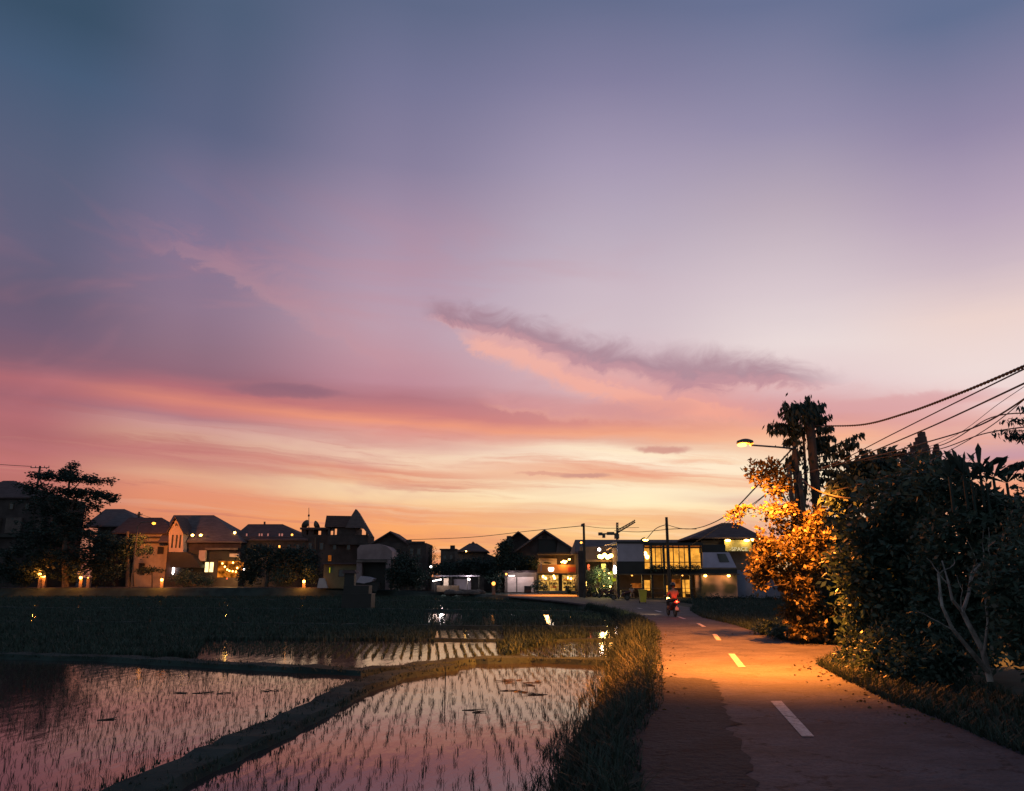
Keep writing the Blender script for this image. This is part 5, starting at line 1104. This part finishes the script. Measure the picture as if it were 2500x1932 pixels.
# ------------------------------------------------------------------ scooter and rider
R_ = G(1649, 1507)
def skin(name, joints, edges, mt, parent, sub=2):
    me = bpy.data.meshes.new(name); me.from_pydata([j[0] for j in joints], edges, []); me.update()
    o = link(name, me, None, None); sk = o.modifiers.new('s', 'SKIN'); ss = o.modifiers.new('d', 'SUBSURF'); ss.levels = sub; ss.render_levels = sub
    for v, j in zip(me.skin_vertices[0].data, joints): v.radius = (j[1], j[2] if len(j) > 2 else j[1])
    me.skin_vertices[0].data[0].use_root = True
    bpy.context.view_layer.update(); m2 = bpy.data.meshes.new_from_object(o.evaluated_get(bpy.context.evaluated_depsgraph_get())); COL.objects.unlink(o); bpy.data.objects.remove(o)
    m2.materials.clear(); m2.polygons.foreach_set('use_smooth', [True]*len(m2.polygons))
    return link(name, m2, mt, parent)
M['paint_dark'] = mat('scooter_paint', (.10, .03, .03), .3, .1, 2, spec=.5); M['rubber'] = mat('rubber', (.02, .02, .02), .8, .1, 5); M['shirt'] = mat('orange_shirt', (.75, .17, .08), .85, .25, 4)
M['skin'] = mat('skin', (.30, .16, .10), .6, .1, 4); M['helmet'] = mat('black_helmet', (.015, .015, .017), .25, .1, 2, spec=.5); M['jeans'] = mat('dark_trousers', (.04, .045, .06), .9, .3, 6)
def scooter(label, lit=True):
    t = T('scooter', label, 'scooter', (0, 0, 0))       # heading +Y, rear towards the camera
    def wheel(y):
        w_ = MB(); vs = []; fs = []
        for i in range(18):
            for k in range(6):
                a = 2*math.pi*i/18; b_ = 2*math.pi*k/6; rr = .215+.05*math.cos(b_); vs.append((.045*math.sin(b_), y+rr*math.cos(a), .265+rr*math.sin(a)))
        for i in range(18):
            for k in range(6): fs.append((i*6+k, i*6+(k+1) % 6, ((i+1) % 18)*6+(k+1) % 6, ((i+1) % 18)*6+k))
        wo = w_.add(vs, fs).build('wheel', M['rubber'], t, True)
        MB().tube([(-.03, y, .265), (.03, y, .265)], .15, 12).build('rim', M['steel'], wo)
    wheel(0); wheel(1.25)
    skin('body', [((0, -.28, .78), .10, .08), ((0, 0, .70), .15, .12), ((0, .35, .60), .15, .12), ((0, .55, .34), .14, .05), ((0, .85, .34), .14, .05), ((0, 1.0, .65), .13, .05), ((0, 1.08, .95), .12, .06)], [(i, i+1) for i in range(6)], M['paint_dark'], t)
    skin('seat', [((0, -.25, .86), .08, .04), ((0, .1, .84), .13, .045), ((0, .45, .80), .11, .04)], [(0, 1), (1, 2)], M['rubber'], t)
    MB().tube([(-.32, .95, 1.06), (-.1, 1.05, 1.05), (.1, 1.05, 1.05), (.32, .95, 1.06)], .018, 6).build('handlebar', M['steel'], t)
    for s in (-1, 1):
        m_ = MB().tube([(s*.3, 1.0, 1.06), (s*.38, 1.0, 1.25)], .008, 5).ell((s*.40, 1.0, 1.28), .06, .02, .045).build('mirror', M['steel'], t)
    MB().box(-.09, .09, -.34, -.31, .36, .50).tube([(0, -.3, .55), (0, -.33, .45)], .02, 5).build('number_plate', M['wall_pale'], t)
    MB().ell((0, -.06, .50), .09, .26, .06).build('mudguard', M['rubber'], t)
    MB().tube([(.14, .3, .26), (.15, -.25, .33)], .045, 8).build('exhaust', M['steel'], t)
    tl = MB().ell((0, -.37, .80), .06, .03, .045).build('tail_light', E['tail'] if lit else M['red'], t)
    for s in (-1, 1): MB().ell((s*.13, -.34, .78), .03, .02, .02).build('indicator', M['red'], t)
    for y in (.02, 1.25): MB().tube([(.06, y, .27), (.07, y+(-.2 if y < 1 else -.15), .62)], .02, 6).build('shock', M['steel'], t)
    MB().ell((0, 1.18, .92), .09, .05, .06).build('headlight', E['bulb'] if lit else M['glass'], t)
    if lit:
        point('light', (0, -.52, .78), (1, .12, .05), 10, .04, t); point('beam', (0, 1.3, .9), (1, .62, .3), 900, .05, t, spot=60, blend=.8, rot=(math.radians(78), 0, math.radians(18)))
    return t
sc = scooter('red scooter with glowing tail light ridden away along the road')
rider = T('person', 'rider in an orange shirt and black helmet seated on the scooter', 'person', (0, 0, 0))
skin('body', [((0, .10, .88), .14, .12), ((0, .12, 1.08), .13, .10), ((0, .16, 1.28), .15, .10), ((0, .18, 1.42), .07, .07), ((0, .20, 1.50), .055), ((0, .21, 1.60), .085, .10), ((0, .21, 1.68), .075, .09),
    ((.17, .16, 1.34), .065), ((.30, .35, 1.12), .045), ((.30, .72, 1.06), .034), ((.30, .86, 1.07), .032), ((-.17, .16, 1.34), .065), ((-.30, .35, 1.12), .045), ((-.30, .72, 1.06), .034), ((-.30, .86, 1.07), .032),
    ((.13, .20, .88), .10), ((.22, .58, .80), .075), ((.18, .66, .44), .055), ((.17, .80, .40), .04), ((-.13, .20, .88), .10), ((-.22, .58, .80), .075), ((-.18, .66, .44), .055), ((-.17, .80, .40), .04)],
    [(0, 1), (1, 2), (2, 3), (3, 4), (4, 5), (5, 6), (2, 7), (7, 8), (8, 9), (9, 10), (2, 11), (11, 12), (12, 13), (13, 14), (0, 15), (15, 16), (16, 17), (17, 18), (0, 19), (19, 20), (20, 21), (21, 22)], M['skin'], rider)
skin('shirt', [((0, .08, .90), .175, .15), ((0, .11, 1.10), .165, .135), ((0, .15, 1.28), .18, .13), ((0, .18, 1.40), .10, .09), ((.19, .17, 1.33), .09), ((.29, .33, 1.14), .07), ((-.19, .17, 1.33), .09), ((-.29, .33, 1.14), .07)], [(0, 1), (1, 2), (2, 3), (2, 4), (4, 5), (2, 6), (6, 7)], M['shirt'], rider)
skin('trousers', [((0, .12, .87), .15, .11), ((.13, .22, .87), .115), ((.22, .58, .80), .09), ((.18, .66, .50), .07), ((-.13, .22, .87), .115), ((-.22, .58, .80), .09), ((-.18, .66, .50), .07)], [(0, 1), (1, 2), (2, 3), (0, 4), (4, 5), (5, 6)], M['jeans'], rider)
hm = MB().ell((0, .20, 1.65), .135, .155, .145, 14, 10).build('helmet', M['helmet'], rider, True)
for s in (-1, 1):
    for k in range(4): MB().tube([(s*(.27+.018*k), .86, 1.085), (s*(.27+.018*k), .925, 1.07), (s*(.27+.018*k), .90, 1.035-.003*k)], .009, 5, .007).build('finger', M['skin'], rider)
    MB().tube([(s*.255, .85, 1.06), (s*.24, .89, 1.04), (s*.25, .92, 1.03)], .010, 5, .008).build('thumb', M['skin'], rider)
for s in (-1, 1): MB().ell((s*.17, .82, .385), .05, .12, .04).build('shoe', M['rubber'], rider)
sc.location = R_+Vector((0, 0, .006)); rider.location = sc.location.copy()
sc.rotation_euler.z = .10; rider.rotation_euler.z = .10
proto = scooter('dark scooter parked in a row in front of the market corner', False)
spots = [(1440, 1456, 1.3), (1452, 1457, 1.2), (1466, 1458, 1.35), (1480, 1459, 1.15), (1493, 1460, 1.3)]
for i, (x, y, a) in enumerate(spots):
    o = proto if i == 0 else copy_tree(proto); o['label'] = ORD[i]+' dark parked scooter from the left in the row at the market corner'; o['group'] = 'parked scooters at the market'; q = G(x, y); o.location = q; o.rotation_euler.z = a
for (x, y, a, lab) in [(1388, 1449, .2, 'dark scooter parked before the right half of the lit shop'), (1531, 1466, 1.2, 'dark scooter parked before the cafe counter')]:
    o = copy_tree(proto); o['label'] = lab; o['group'] = 'scooters parked alone'; o.location = G(x, y); o.rotation_euler.z = a
# wheelie bin
q = G(1570, 1473); t = T('rubbish_bin', 'yellow green wheeled bin standing before the cafe', 'bin', q); M['bin'] = mat('bin_plastic', (.55, .42, .05), .5, .2, 3)
bm_ = MB(); vs = [(sx*.26*k, sy*.26*k, z) for z, k in ((.08, .8), (1.0, 1.15)) for sx, sy in ((-1, -1), (1, -1), (1, 1), (-1, 1))]
bm_.add([Vector(v)+q for v in vs], [(3, 2, 1, 0), (4, 5, 6, 7), (0, 1, 5, 4), (1, 2, 6, 5), (2, 3, 7, 6), (3, 0, 4, 7)]).build('bin_body', M['bin'], t)
MB().box(q.x-.33, q.x+.33, q.y-.35, q.y+.33, 1.0, 1.06).build('lid', M['bin'], t)
for s in (-1, 1): MB().tube([(q.x+s*.24-.03, q.y+.2, .1), (q.x+s*.24+.03, q.y+.2, .1)], .1, 10).build('wheel', M['rubber'], t)
point('bin_light', W(1600, 1432, 74), WARM, 40, .2)
# seated guest in the cafe
q = W(1543, 1462, YC+.6); gst = T('person', 'guest in a white shirt seated on the cafe ground floor', 'person', q)
def off(l): return [((j[0][0]+q.x, j[0][1]+q.y, j[0][2]+q.z),)+tuple(j[1:]) for j in l]
def sk2(n, j, e, m_):
    o = skin(n, j, e, m_, gst); return o
sk2('body', [((0, 0, .5), .14, .11), ((0, 0, .75), .12, .09), ((0, 0, .98), .15, .09), ((0, -.02, 1.12), .05), ((0, -.03, 1.24), .08, .09), ((.18, 0, .98), .055), ((.22, -.08, .74), .04), ((.08, -.28, .74), .03), ((-.18, 0, .98), .055), ((-.22, -.08, .74), .04), ((-.08, -.28, .74), .03), ((.1, -.1, .5), .08), ((.12, -.42, .5), .06), ((.12, -.42, .08), .04), ((.12, -.52, .04), .035), ((-.1, -.1, .5), .08), ((-.12, -.42, .5), .06), ((-.12, -.42, .08), .04), ((-.12, -.52, .04), .035)],
    [(0, 1), (1, 2), (2, 3), (3, 4), (2, 5), (5, 6), (6, 7), (2, 8), (8, 9), (9, 10), (0, 11), (11, 12), (12, 13), (13, 14), (0, 15), (15, 16), (16, 17), (17, 18)], M['skin'])
sk2('shirt', [((0, 0, .52), .155, .125), ((0, 0, .76), .14, .11), ((0, 0, .98), .165, .11), ((.19, 0, .97), .075), ((.22, -.06, .82), .06), ((-.19, 0, .97), .075), ((-.22, -.06, .82), .06)], [(0, 1), (1, 2), (2, 3), (3, 4), (2, 5), (5, 6)], M['wall_pale'])
MB().ell((q.x, q.y+.01, q.z+1.31), .095, .10, .085).build('hair', M['helmet'], gst, True)
t = T('chair', 'dark chair under the guest on the cafe ground floor', 'chair', q)
MB().box(q.x-.22, q.x+.22, q.y-.25, q.y+.2, q.z+.36, q.z+.40).build('seat', M['wood'], t); MB().box(q.x-.22, q.x+.22, q.y+.2, q.y+.24, q.z+.4, q.z+.9).build('backrest', M['wood'], t)
for sx in (-1, 1):
    for sy in (-.22, .2): MB().box(q.x+sx*.2-.02, q.x+sx*.2+.02, q.y+sy-.02, q.y+sy+.02, q.z, q.z+.36).build('leg', M['wood'], t)
